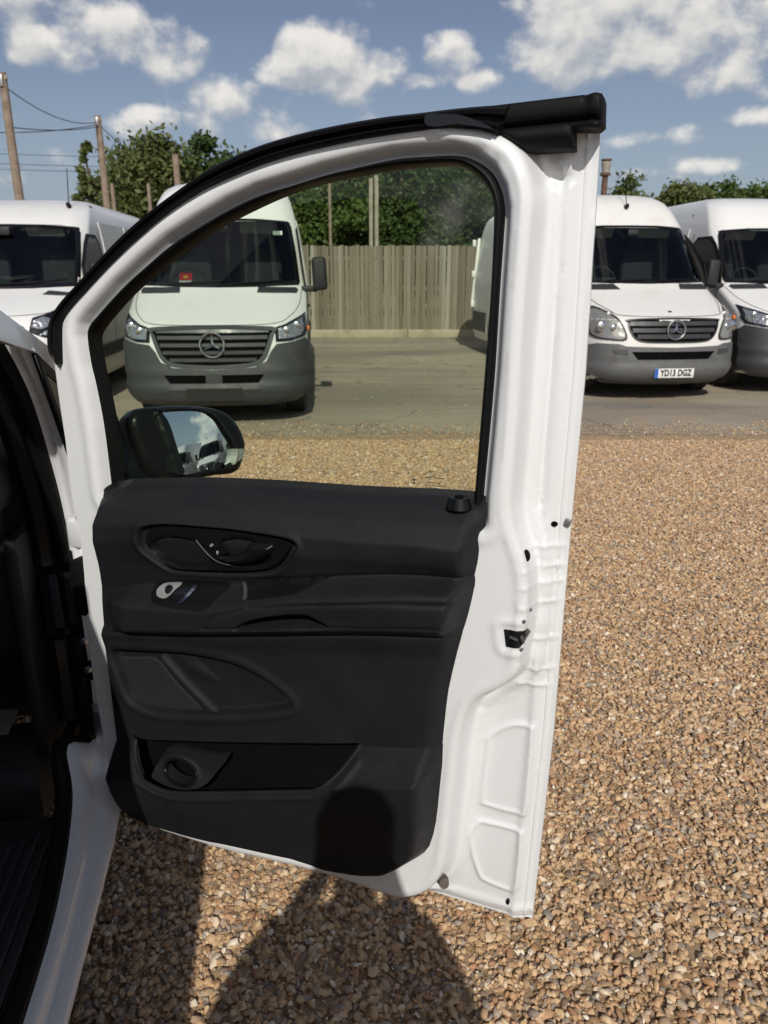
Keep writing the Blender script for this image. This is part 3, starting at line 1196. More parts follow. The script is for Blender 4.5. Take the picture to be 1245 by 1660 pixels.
# ------------------------------------------------------------------ vans
# local frame of a parked van: x to the right as seen from in front, y rearward from the bumper, z up
SPRINTER_Z = [0.22, 0.30, 0.42, 0.56, 0.70, 0.84, 0.96, 1.03, 1.07, 1.12, 1.20, 1.30, 1.38, 1.44, 1.52, 1.75, 2.00, 2.18, 2.26, 2.40, 2.54, 2.63, 2.68, 2.71, 2.72]
SPRINTER_Y = [0.16, 0.06, 0.01, 0.00, 0.02, 0.04, 0.07, 0.10, 0.16, 0.27, 0.45, 0.68, 0.86, 0.99, 1.06, 1.26, 1.47, 1.62, 1.70, 1.83, 2.00, 2.20, 2.45, 2.80, 3.30]
SPRINTER_W = [0.88, 0.93, 0.965, 0.98, 0.985, 0.985, 0.985, 0.985, 0.985, 0.985, 0.985, 0.985, 0.982, 0.975, 0.965, 0.935, 0.90, 0.87, 0.855, 0.82, 0.765, 0.69, 0.58, 0.40, 0.12]


class Shape:
    def __init__(self, z, y, w, bow, cor, length, wb):
        self.z, self.y, self.w = np.array(z), np.array(y), np.array(w)
        self.bow, self.cor, self.L, self.wb = bow, cor, length, wb

    def yc(self, z):
        return np.interp(z, self.z, self.y)

    def hw(self, z):
        return np.interp(z, self.z, self.w)

    def front(self, x, z):
        u = np.clip(np.abs(x) / self.hw(z), 0, 1)
        zf = np.interp(z, [1.0, 1.45, 2.3], [1.0, 0.72, 0.62])
        return self.yc(z) + (self.bow * u ** 2 + self.cor * u ** 9) * zf

    def pt(self, P, off=0.0):
        x, z = P[:, 0], P[:, 1]
        w = self.hw(z) * 0.9995
        x = np.clip(x, -w, w)
        e = 0.012
        y = self.front(x, z)
        dx = (self.front(x + e, z) - self.front(x - e, z)) / (2 * e)
        dz = (self.front(x, z + e) - self.front(x, z - e)) / (2 * e)
        n = np.stack([dx, -np.ones_like(dx), dz], 1)
        n /= np.linalg.norm(n, axis=1)[:, None]
        return np.stack([x, y, z], 1) + n * np.reshape(off, (-1, 1) if np.ndim(off) else ())

    def side(self, P, sgn, off=0.0):
        y, z = P[:, 0], P[:, 1]
        return np.stack([sgn * (self.hw(z) + off), y, z], 1)


def patch(name, sh, poly, m, parent, off=0.006, res=0.05, holes=(), depth=0.02, relief=None, edge=None):
    def fr(P):
        o = off if relief is None else off + relief(P)
        return sh.pt(P, o)
    return sheet(name, poly, holes, res, fr, lambda P: sh.pt(P, off - depth), m, parent, edge or res)


def side_patch(name, sh, poly, sgn, m, parent, off=0.006, res=0.08, holes=(), depth=0.02):
    f = lambda P: sh.side(P, sgn, off)
    bk = lambda P: sh.side(P, sgn, off - depth)
    return sheet(name, poly, holes, res, f, bk, m, parent)


def sym(half):
    """half outline (x >= 0, from the bottom centre upwards) to a closed symmetric one"""
    l = [(x, z) for x, z in half]
    return l + [(-x, z) for x, z in reversed(l) if x > 1e-6]


def body_shell(sh, parent, m, zrows, screen, wheels, zmin):
    us = np.concatenate([-np.array([1, .985, .96, .92, .87, .80, .70, .55, .38, .19])[:], [0], np.array([.19, .38, .55, .70, .80, .87, .92, .96, .985, 1])])
    us = np.sort(us)
    ns = 58
    ts = np.linspace(0, 1, ns + 1)[1:]
    rows = []
    for z in zrows:
        w = float(sh.hw(z))
        fx = us * w
        fy = sh.front(fx, np.full_like(fx, z))
        ys = fy[-1]
        sy = ys + (sh.L - ys) * ts
        left = [(-w, y, z) for y in sy[::-1]]
        right = [(w, y, z) for y in sy]
        rows.append(left + [(x, y, z) for x, y in zip(fx, fy)] + right)
    nc = len(rows[0])
    V = [p for r_ in rows for p in r_]
    F = []
    u_lim = screen[2]
    for j in range(len(zrows) - 1):
        z = 0.5 * (zrows[j] + zrows[j + 1])
        for i in range(nc - 1):
            a, b = rows[j][i], rows[j][i + 1]
            k = i - ns
            if 0 <= k < len(us) - 1:
                um = 0.5 * (us[k] + us[k + 1])
                if screen[0] < z < screen[1] and abs(um) < u_lim:
                    continue
            else:
                ym = 0.5 * (a[1] + b[1])
                if any(math.hypot(ym - wy, z - 0.36) < 0.44 for wy in wheels):
                    continue
            F.append((j * nc + i, j * nc + i + 1, (j + 1) * nc + i + 1, (j + 1) * nc + i))
        F.append((j * nc + nc - 1, j * nc, (j + 1) * nc, (j + 1) * nc + nc - 1))
    top = len(zrows) - 1
    F.append(tuple(top * nc + i for i in range(nc)))
    return mk('body', V, F, m, parent, True, 50)


def lathe(prof, n=28):
    V, F = [], []
    k = len(prof)
    for i in range(n):
        a = 2 * math.pi * i / n
        for (r_, x) in prof:
            V.append((x, r_ * math.cos(a), r_ * math.sin(a)))
    for i in range(n):
        for j in range(k - 1):
            F.append((i * k + j, i * k + j + 1, ((i + 1) % n) * k + j + 1, ((i + 1) % n) * k + j))
    return V, F


def wheel(parent, x, y, z, r_=0.355, wdt=0.235):
    s = 1 if x > 0 else -1
    w = wdt / 2
    V, F = lathe([(r_ * 0.62, -w * .8), (r_ * 0.9, -w), (r_, -w * .78), (r_, -w * .1), (r_ * .985, 0), (r_, w * .1), (r_, w * .78), (r_ * .9, w), (r_ * .62, w * .8)])
    V = [(v[0] * s + x, v[1] + y, v[2] + z) for v in V]
    t = mk('wheel', V, F, 'tyre', parent)
    V, F = lathe([(r_ * .64, w * .75), (r_ * .60, w * .55), (r_ * .42, w * .35), (r_ * .36, w * .62), (r_ * .16, w * .66), (r_ * .12, w * .80), (0.001, w * .80)])
    V = [(v[0] * s + x, v[1] + y, v[2] + z) for v in V]
    mk('rim', V, F, 'rim', t)
    return t


def star_badge(parent, c, r_, tilt=0.0, name='badge'):
    V, F = [], []
    ring = [(r_ * math.cos(a), 0, r_ * math.sin(a)) for a in np.linspace(0, 2 * math.pi, 28, endpoint=False)]
    tube_data(ring, r_ * 0.085, 6, True, V, F)
    for k in range(3):
        a = math.pi / 2 + k * 2 * math.pi / 3
        b0 = len(V)
        t = (math.cos(a), math.sin(a))
        p = (-t[1], t[0])
        w = r_ * 0.15
        i0 = r_ * 0.10
        V += [(0, -0.022, 0), (t[0] * r_ * .95, -0.006, t[1] * r_ * .95), (p[0] * w + t[0] * i0, 0.0, p[1] * w + t[1] * i0), (-p[0] * w + t[0] * i0, 0.0, -p[1] * w + t[1] * i0)]
        F += [(b0, b0 + 1, b0 + 2), (b0, b0 + 3, b0 + 1), (b0 + 1, b0 + 3, b0 + 2)]
    ct, st_ = math.cos(tilt), math.sin(tilt)
    V = [(v[0] + c[0], v[1] * ct + v[2] * st_ + c[1], v[2] * ct - v[1] * st_ + c[2]) for v in V]
    return mk(name, V, F, 'chrome', parent, True, 25)


def wing_mirror(parent, sh, sgn, z=1.55, y=1.12, m='cab', wide=1.0):
    x0 = float(sh.hw(z - 0.1))
    bm = bmesh.new()
    box_bm(bm, (sgn * (x0 + 0.17), y, z + 0.03), (0.17 * wide, 0.15, 0.37), Matrix.Rotation(-0.05 * sgn, 3, 'Y'), 0.045, 3)
    o = from_bm('door_mirror', bm, m, parent)
    bm = bmesh.new()
    box_bm(bm, (sgn * (x0 + 0.05), y + 0.06, z - 0.14), (0.19, 0.10, 0.07), None, 0.02, 2)
    from_bm('mirror_arm', bm, m, o)
    box('mirror_glass', (sgn * (x0 + 0.17), y + 0.077, z + 0.03), (0.13, 0.004, 0.30), 'mirror', o, bevel=0.0)
    return o


def cab_interior(e, sh, zs, wheel_side):
    """dashboard, seats, bulkhead and sun visors behind the windscreen"""
    bm = bmesh.new()
    box_bm(bm, (0, 1.55, zs - 0.16), (1.66, 0.85, 0.22), None, 0.05)
    from_bm('dashboard', bm, 'cab', e)
    box('bulkhead', (0, 2.62, 1.45), (1.62, 0.04, 2.0), 'cab', e, bevel=0.0)
    for sx in (-0.48, 0.42):
        bm = bmesh.new()
        box_bm(bm, (sx, 2.30, zs + 0.10), (0.50, 0.16, 0.72), Matrix.Rotation(-0.1, 3, 'X'), 0.06)
        box_bm(bm, (sx, 2.36, zs + 0.56), (0.26, 0.10, 0.18), None, 0.04)
        from_bm('seat', bm, 'seat', e)
    r_ = 0.19
    ring = [(wheel_side * 0.42 + r_ * math.cos(a), 1.52 - 0.5 * r_ * math.sin(a) * -1, zs + 0.05 + 0.85 * r_ * math.sin(a)) for a in np.linspace(0, 2 * math.pi, 24, endpoint=False)]
    V, F = tube_data(ring, 0.016, 6, True)
    tube_data([(wheel_side * 0.42 - r_, 1.52, zs + 0.05), (wheel_side * 0.42, 1.55, zs + 0.04), (wheel_side * 0.42 + r_, 1.52, zs + 0.05)], 0.03, 6, False, V, F)
    mk('steering_wheel', V, F, 'cab', e)
    for sx in (-0.42, 0.42):
        box('sun_visor', (sx, 1.83, zs + 0.68), (0.46, 0.03, 0.16), 'visor', e, Matrix.Rotation(0.6, 3, 'X'), 0.012)
    box('mirror_pod', (0, 1.58, zs + 0.66), (0.16, 0.06, 0.10), 'cab', e, bevel=0.02)


def windscreen(e, sh, z0, z1, u0):
    def lim(z):
        return float(sh.hw(z)) * u0
    half = [(0, z0 - 0.005), (lim(z0) * 0.5, z0 + 0.0), (lim(z0) - 0.02, z0 + 0.02), (lim(z0 + .05), z0 + 0.06), (lim((z0 + z1) / 2), (z0 + z1) / 2), (lim(z1) + 0.0, z1 - 0.07), (lim(z1) - 0.04, z1 - 0.01), (lim(z1) * .5, z1 + 0.012), (0, z1 + 0.015)]
    poly = sym(half)
    c = (0, (z0 + z1) / 2)
    inner = [(x * 0.955, c[1] + (z - c[1]) * 0.93 + 0.012) for x, z in poly]
    w = patch('windscreen', sh, poly, 'glass_screen', e, 0.004, 0.10, depth=0.004)
    grown = [(x * 1.014, c[1] + (z - c[1]) * 1.025) for x, z in poly]
    patch('screen_border', sh, grown, 'gloss_black', w, 0.0075, 0.06, holes=[inner], depth=0.012)
    return inner


def side_dressing(e, sh, sgn, rub, glassz, doory=(1.20, 2.35)):
    z0, z1 = glassz
    y0, y1 = doory
    win = [(y0 + 0.02, z0), (y1 - 0.08, z0), (y1 - 0.06, z0 + .1), (y1 - 0.10, z1 - 0.08), (y1 - 0.18, z1), (y0 + 0.62, z1), (y0 + 0.45, z1 - 0.10), (y0 + 0.12, z0 + 0.22)]
    side_patch('side_window', sh, win, sgn, 'glass_dark', e, 0.005)
    fr = [(y0 - 0.04, z0 - 0.03), (y1 - 0.03, z0 - 0.03), (y1 - 0.01, z0 + .1), (y1 - 0.05, z1 - 0.03), (y1 - 0.15, z1 + 0.045), (y0 + 0.59, z1 + 0.045), (y0 + 0.40, z1 - 0.07), (y0 + 0.06, z0 + 0.25)]
    side_patch('window_rubber', sh, fr, sgn, 'rubber', e, 0.004, holes=[win])
    # door shut lines, load-area swage panels, sill strip
    V, F = [], []
    for yy in (y0 + 0.02, y1):
        tube_data([tuple(p) for p in sh.side(np.array([(yy, z) for z in np.linspace(0.55, z0 - 0.02, 8)]), sgn, 0.001)], 0.004, 4, False, V, F)
    tube_data([tuple(p) for p in sh.side(np.array([(y1, z) for z in np.linspace(z0, z1 + .1, 8)]), sgn, 0.001)], 0.004, 4, False, V, F)
    mk('door_gap', V, F, 'rubber', e)
    for (a, b_) in ((2.55, 3.85), (4.0, min(5.6, sh.L - 0.35))):
        pl = [(a, 1.36), (b_, 1.36), (b_, 2.24), (a, 2.24)]
        side_patch('side_panel', sh, pl, sgn, 'van_white', e, 0.010, 0.2, depth=0.03)
    arch = [1.02, 1.02 + sh.wb]
    segs = [(arch[0] + .46, arch[1] - .46), (arch[1] + .46, sh.L - 0.05)]
    for (a, b_) in segs:
        pl = [(a, rub[0]), (b_, rub[0]), (b_, rub[1]), (a, rub[1])]
        side_patch('rubbing_strip', sh, pl, sgn, rub[2], e, 0.022, 0.25, depth=0.03)
    for wy in arch:
        V, F = tube_data([tuple(p) for p in sh.side(np.array([(wy + 0.455 * math.cos(a), max(0.24, 0.36 + 0.455 * math.sin(a))) for a in np.linspace(-0.25, math.pi + .25, 20)]), sgn, -0.015)], 0.035, 6)
        mk('wheel_arch', V, F, rub[3], e)
    h = sh.side(np.array([(y1 - 0.16, 1.18)]), sgn, 0.02)[0]
    box('door_handle', tuple(h), (0.03, 0.18, 0.035), 'cab', e, bevel=0.01)


def common(e, sh, zrows, body_m, screen, zs, wheel_side):
    body_shell(sh, e, body_m, zrows, screen, [1.02, 1.02 + sh.wb], 0.22)
    cab_interior(e, sh, zs, wheel_side)
    for x in (-0.83, 0.83):
        for wy in (1.02, 1.02 + sh.wb):
            wheel(e, x, wy, 0.356)
    bm = bmesh.new()
    box_bm(bm, (0, sh.L / 2 + .2, 0.42), (1.50, sh.L - 0.9, 0.16), None, 0.0)
    box_bm(bm, (0, 1.02, 0.55), (1.40, 0.9, 0.45), None, 0.0)
    from_bm('underbody', bm, 'hole', e)


def roof_aerial(e, sh, x, z, h=0.42):
    p = sh.pt(np.array([(x, z)]), 0.0)[0]
    bm = bmesh.new()
    box_bm(bm, (p[0], p[1] - 0.01, p[2] + 0.03), (0.05, 0.10, 0.06), Matrix.Rotation(-0.3, 3, 'X'), 0.018)
    o = from_bm('aerial', bm, 'rubber', e)
    tube('rod', [(p[0], p[1], p[2] + 0.05), (p[0], p[1] + 0.10, p[2] + h)], 0.006, 'rubber', o, 5)


def van_new(name, loc, rz, label, group, length=6.0, aerial=None, full=True):
    """current large van: wide barred grille, dark bumper"""
    sh = Shape(SPRINTER_Z, SPRINTER_Y, SPRINTER_W, 0.13, 0.28, length, 3.66)
    e = empty(name, loc, rz)
    tag(e, label, 'van', group)
    zr = sorted(set([0.26, 0.34, 0.42, 0.50, 0.58, 0.66, 0.74, 0.82, 0.90, 0.98, 1.03, 1.06, 1.09, 1.13, 1.18, 1.24, 1.30, 1.36, 1.41, 1.455, 1.60, 1.75, 1.90, 2.05, 2.175, 2.22, 2.28, 2.35, 2.42, 2.49, 2.55, 2.60, 2.64, 2.67, 2.69, 2.71, 2.718]))
    common(e, sh, zr, 'van_white', (1.455, 2.175, 0.93), 1.44, -1)
    windscreen(e, sh, 1.44, 2.18, 0.925)
    # bonnet shut line and vents
    V, F = tube_data([tuple(p) for p in sh.pt(np.array(catmull([(-0.93, 1.40), (-0.90, 1.25), (-0.80, 1.14), (-0.62, 1.075), (0, 1.065), (0.62, 1.075), (0.80, 1.14), (0.90, 1.25), (0.93, 1.40)], 5, False)), 0.0)], 0.004, 4)
    mk('bonnet_gap', V, F, 'rubber', e)
    for s in (-1, 1):
        patch('bonnet_vent', sh, [(s * .43, 1.375), (s * .87, 1.365), (s * .89, 1.40), (s * .86, 1.425), (s * .44, 1.432)][::s], 'dark_slat', e, 0.008, 0.08)
    # bumper
    half = [(0, 0.25), (0.55, 0.25), (0.84, 0.29), (0.945, 0.36), (0.975, 0.50), (0.985, 0.86), (0.955, 0.915), (0.80, 0.885), (0.66, 0.87), (0.60, 0.80), (0.55, 0.70), (0.42, 0.64), (0, 0.615)]
    bumper = sym(half)
    ridge = lambda P: 0.035 * ss(P[:, 1], 0.52, 0.42) + 0.012 * np.exp(-((P[:, 1] - 0.60) / 0.03) ** 2) * (np.abs(P[:, 0]) > .5) - 0.02 * ss(P[:, 1], 0.30, 0.25)
    intake = [(-0.52, 0.565), (-0.46, 0.48), (0.46, 0.48), (0.52, 0.565)]
    bp = patch('bumper', sh, bumper, 'bumper', e, 0.018, 0.045, holes=[intake], depth=0.05, relief=ridge)
    for s in (-1, 1):
        pl = [(0.405, 0.30), (0.60, 0.28), (0.60, 0.62), (0.70, 0.80), (0.44, 0.87)]
        side_patch('bumper_end', sh, pl, s, 'bumper', e, 0.018, 0.1, depth=0.04)
    patch('air_intake', sh, [(-0.54, 0.575), (-0.48, 0.47), (0.48, 0.47), (0.54, 0.575)], 'hole', bp, 0.004, 0.08)
    patch('intake_bar', sh, [(-0.085, 0.575), (-0.085, 0.47), (0.085, 0.47), (0.085, 0.575)][::1], 'bumper', bp, 0.022, 0.06)
    patch('plate_holder', sh, sym([(0, 0.315), (0.285, 0.315), (0.285, 0.435), (0, 0.435)]), 'dark_slat', bp, 0.064, 0.08)
    # grille
    outer = sym(catmull([(0, 0.63), (0.40, 0.655), (0.53, 0.72), (0.585, 0.83), (0.635, 0.98), (0.62, 1.035), (0, 1.05)], 3, False))
    inner = [(x * 0.93, 0.86 + (z - 0.86) * 0.86) for x, z in outer]
    g = patch('grille', sh, outer, 'slat', e, 0.022, 0.06, holes=[inner], depth=0.04)
    patch('grille_back', sh, [(x * 0.96, 0.86 + (z - 0.86) * 0.92) for x, z in outer], 'hole', g, 0.003, 0.10, depth=0.01)
    for z0, wd in ((0.70, 0.45), (0.775, 0.52), (0.85, 0.545), (0.925, 0.57), (0.99, 0.585)):
        patch('grille_bar', sh, [(-wd, z0), (wd, z0), (wd, z0 + 0.036), (-wd, z0 + 0.036)], 'slat', g, 0.010, 0.05, depth=0.02,
              relief=lambda P, z0=z0: 0.006 * np.sin(np.clip((P[:, 1] - z0) / 0.044, 0, 1) * math.pi))
    c = sh.pt(np.array([(0, 0.865)]), 0.045)[0]
    star_badge(e, c, 0.125, 0.06)
    for s in (-1, 1):
        lp = [(s * 0.665, 0.90), (s * 0.80, 0.905), (s * 0.945, 0.94), (s * 0.972, 1.00), (s * 0.955, 1.16), (s * 0.90, 1.125), (s * 0.76, 1.06), (s * 0.655, 1.03)]
        lp = lp if s > 0 else lp[::-1]
        hl = patch('headlamp', sh, lp, 'lamp', e, 0.004, 0.04, depth=0.02)
        c = (np.mean([p[0] for p in lp]), np.mean([p[1] for p in lp]))
        grown = [(c[0] + (x - c[0]) * 1.06, c[1] + (z - c[1]) * 1.06) for x, z in lp]
        patch('lamp_cover', sh, grown, 'glass_lamp', hl, 0.016, 0.06, depth=0.003)
        patch('lamp_bezel', sh, grown, 'gloss_black', hl, 0.010, 0.04, holes=[[(c[0] + (x - c[0]) * .86, c[1] + (z - c[1]) * .80) for x, z in lp]], depth=0.012)
        for (dx, dz, rr) in ((0.04, 0.035, 0.05), (-0.07, -0.01, 0.045)):
            q = sh.pt(np.array([(c[0] + s * dx, c[1] + dz)]), 0.0)[0]
            bm = bmesh.new()
            bmesh.ops.create_uvsphere(bm, u_segments=12, v_segments=8, radius=rr, matrix=Matrix.Translation(q) @ Matrix.Diagonal((1, 0.35, 1, 1)))
            from_bm('lamp_bowl', bm, 'chrome', hl)
        wing_mirror(e, sh, s)
        rp = sh.side(np.array([(0.66, 1.00)]), s, 0.012)[0]
        box('side_repeater', tuple(rp), (0.03, 0.10, 0.05), 'amber', e, bevel=0.012)
        side_dressing(e, sh, s, (0.50, 0.66, 'bumper', 'bumper'), (1.46, 2.06))
    wv = sh.pt(np.array([(-0.55, 1.455), (-0.20, 1.475), (0.05, 1.49)]), 0.022)
    tube('wiper', [tuple(p) for p in wv], 0.010, 'rubber', e, 5)
    wv = sh.pt(np.array([(0.15, 1.455), (0.45, 1.475), (0.72, 1.49)]), 0.022)
    tube('wiper', [tuple(p) for p in wv], 0.010, 'rubber', e, 5)
    if aerial is not None:
        roof_aerial(e, sh, aerial, 2.52)
    return e, sh


def van_old(name, loc, rz, label, group):
    """earlier large van with tall hazed lamps, pale grey bumper and number plate"""
    sh = Shape(SPRINTER_Z, SPRINTER_Y, SPRINTER_W, 0.15, 0.30, 6.95, 4.32)
    e = empty(name, loc, rz)
    tag(e, label, 'van', group)
    zr = sorted(set([0.26, 0.34, 0.42, 0.50, 0.58, 0.66, 0.74, 0.82, 0.90, 0.98, 1.03, 1.06, 1.09, 1.13, 1.18, 1.24, 1.30, 1.36, 1.41, 1.465, 1.60, 1.75, 1.90, 2.05, 2.185, 2.22, 2.28, 2.35, 2.42, 2.49, 2.55, 2.60, 2.64, 2.67, 2.69, 2.71, 2.718]))
    common(e, sh, zr, 'old_white', (1.465, 2.185, 0.93), 1.45, -1)
    windscreen(e, sh, 1.45, 2.19, 0.925)
    V, F = tube_data([tuple(p) for p in sh.pt(np.array(catmull([(-0.93, 1.42), (-0.86, 1.25), (-0.74, 1.13), (-0.62, 1.075), (0, 1.06), (0.62, 1.075), (0.74, 1.13), (0.86, 1.25), (0.93, 1.42)], 5, False)), 0.0)], 0.005, 4)
    mk('bonnet_gap', V, F, 'rubber', e)
    for s in (-1, 1):
        patch('bonnet_vent', sh, [(s * .42, 1.375), (s * .86, 1.37), (s * .90, 1.405), (s * .86, 1.435), (s * .46, 1.442)][::s], 'dark_slat', e, 0.008, 0.08)
    half = [(0, 0.27), (0.5, 0.27), (0.80, 0.30), (0.93, 0.36), (0.97, 0.50), (0.985, 0.70), (0.90, 0.735), (0.70, 0.735), (0.60, 0.705), (0, 0.69)]
    intake = [(-0.55, 0.64), (-0.47, 0.545), (0.47, 0.545), (0.55, 0.64)]
    ridge = lambda P: 0.03 * ss(P[:, 1], 0.52, 0.44) - 0.03 * ss(P[:, 1], 0.36, 0.27)
    bp = patch('bumper', sh, sym(half), 'old_bumper', e, 0.02, 0.045, holes=[intake], depth=0.05, relief=ridge)
    patch('air_intake', sh, [(-0.57, 0.65), (-0.49, 0.535), (0.49, 0.535), (0.57, 0.65)], 'hole', bp, 0.004, 0.08)
    for s in (-1, 1):
        pl = [(0.44, 0.30), (0.60, 0.28), (0.60, 0.62), (0.66, 0.72), (0.46, 0.71)]
        side_patch('bumper_end', sh, pl, s, 'old_bumper', e, 0.02, 0.1, depth=0.04)
        patch('fog_lamp_blank', sh, [(s * .58, .60), (s * .74, .62), (s * .76, .66), (s * .60, .67)][::s], 'bumper', bp, 0.03, 0.05)
    patch('lower_valance', sh, sym([(0, 0.225), (0.80, 0.235), (0.86, 0.28), (0, 0.28)]), 'bumper', e, 0.012, 0.06, depth=0.03)
    # number plate
    pc = sh.pt(np.array([(0.0, 0.405)]), 0.062)[0]
    pl = box('number_plate', (pc[0], pc[1], pc[2]), (0.52, 0.006, 0.115), 'plate', e, bevel=0.002)
    box('plate_band', (pc[0] - 0.236, pc[1] - 0.0045, pc[2]), (0.047, 0.003, 0.113), 'plate_blue', pl, bevel=0.0)
    text_mesh('plate_lettering', 'YD13 DGZ', 0.112, 'plate_black', pl, Matrix.Translation((pc[0] + 0.022, pc[1] - 0.0055, pc[2])) @ Matrix.Rotation(R(90), 4, 'X'), 0.001, 0.74, 1.05, 0.0045)
    outer = sym(catmull([(0, 0.745), (0.36, 0.752), (0.50, 0.79), (0.57, 0.88), (0.60, 0.99), (0.575, 1.03), (0, 1.045)], 3, False))
    inner = [(x * 0.97, 0.895 + (z - 0.895) * 0.90) for x, z in outer]
    g = patch('grille', sh, outer, 'dark_slat', e, 0.012, 0.06, holes=[inner], depth=0.03)
    patch('grille_back', sh, [(x * 0.985, 0.895 + (z - 0.895) * 0.95) for x, z in outer], 'hole', g, 0.003, 0.10, depth=0.01)
    for z0, wd in ((0.80, 0.48), (0.875, 0.54), (0.955, 0.57)):
        patch('grille_bar', sh, [(-wd, z0), (wd, z0), (wd, z0 + 0.05), (-wd, z0 + 0.05)], 'dark_slat', g, 0.009, 0.05, depth=0.02)
    c = sh.pt(np.array([(0, 0.90)]), 0.03)[0]
    star_badge(e, c, 0.115, 0.06)
    c = sh.pt(np.array([(0, 1.115)]), 0.004)[0]
    bm = bmesh.new()
    bmesh.ops.create_uvsphere(bm, u_segments=12, v_segments=6, radius=0.028, matrix=Matrix.Translation(c) @ Matrix.Diagonal((1, 1, 0.4, 1)))
    from_bm('bonnet_roundel', bm, 'dark_slat', e)
    for s in (-1, 1):
        lp = catmull([(s * 0.615, 0.80), (s * 0.80, 0.79), (s * 0.945, 0.82), (s * 0.975, 0.95), (s * 0.965, 1.10), (s * 0.90, 1.165), (s * 0.80, 1.12), (s * 0.68, 1.00)], 3)
        lp = lp if s > 0 else lp[::-1]
        hl = patch('headlamp', sh, lp, 'lamp_old', e, 0.003, 0.04, depth=0.02)
        c = (np.mean([p[0] for p in lp]), np.mean([p[1] for p in lp]))
        grown = [(c[0] + (x - c[0]) * 1.05, c[1] + (z - c[1]) * 1.05) for x, z in lp]
        patch('lamp_cover', sh, grown, 'glass_lamp', hl, 0.018, 0.05, depth=0.003)
        patch('lamp_bezel', sh, grown, 'dark_slat', hl, 0.012, 0.04, holes=[[(c[0] + (x - c[0]) * .93, c[1] + (z - c[1]) * .93) for x, z in lp]], depth=0.012)
        for (dx, dz, rr, mm) in ((-0.03, -0.03, 0.075, 'chrome'), (0.085, -0.04, 0.05, 'chrome'), (0.06, 0.11, 0.045, 'amber')):
            q = sh.pt(np.array([(c[0] - s * dx, c[1] + dz)]), 0.0)[0]
            bm = bmesh.new()
            bmesh.ops.create_uvsphere(bm, u_segments=14, v_segments=8, radius=rr, matrix=Matrix.Translation(q) @ Matrix.Diagonal((1, 0.3, 1, 1)))
            from_bm('lamp_bowl', bm, mm if mm != 'amber' else 'lamp_old', hl)
        if s < 0:
            wing_mirror(e, sh, s, 1.50, 1.2)
        side_dressing(e, sh, s, (0.44, 0.82, 'bumper', 'old_white'), (1.46, 2.06))
    for a in ((-0.55, -0.15, 0.12), (0.15, 0.45, 0.72)):
        wv = sh.pt(np.array([(a[0], 1.468), (a[1], 1.48), (a[2], 1.495)]), 0.022)
        tube('wiper', [tuple(p) for p in wv], 0.010, 'rubber', e, 5)
    roof_aerial(e, sh, 0.0, 2.45, 0.40)
    # hinges standing proud of the rear corner where the doors are folded back
    for zz in (0.95, 1.55, 2.15):
        box('hinge', (-1.02, 6.90, zz), (0.07, 0.10, 0.13), 'old_white', e, bevel=0.015)
    box('corner_post', (-0.965, 6.93, 1.60), (0.06, 0.05, 1.3), 'old_white', e, Matrix.Rotation(R(5), 3, 'Y'), 0.015)
    box('tail_lamp', (-0.985, 6.955, 1.05), (0.05, 0.03, 0.42), 'red', e, bevel=0.008)
    return e, sh


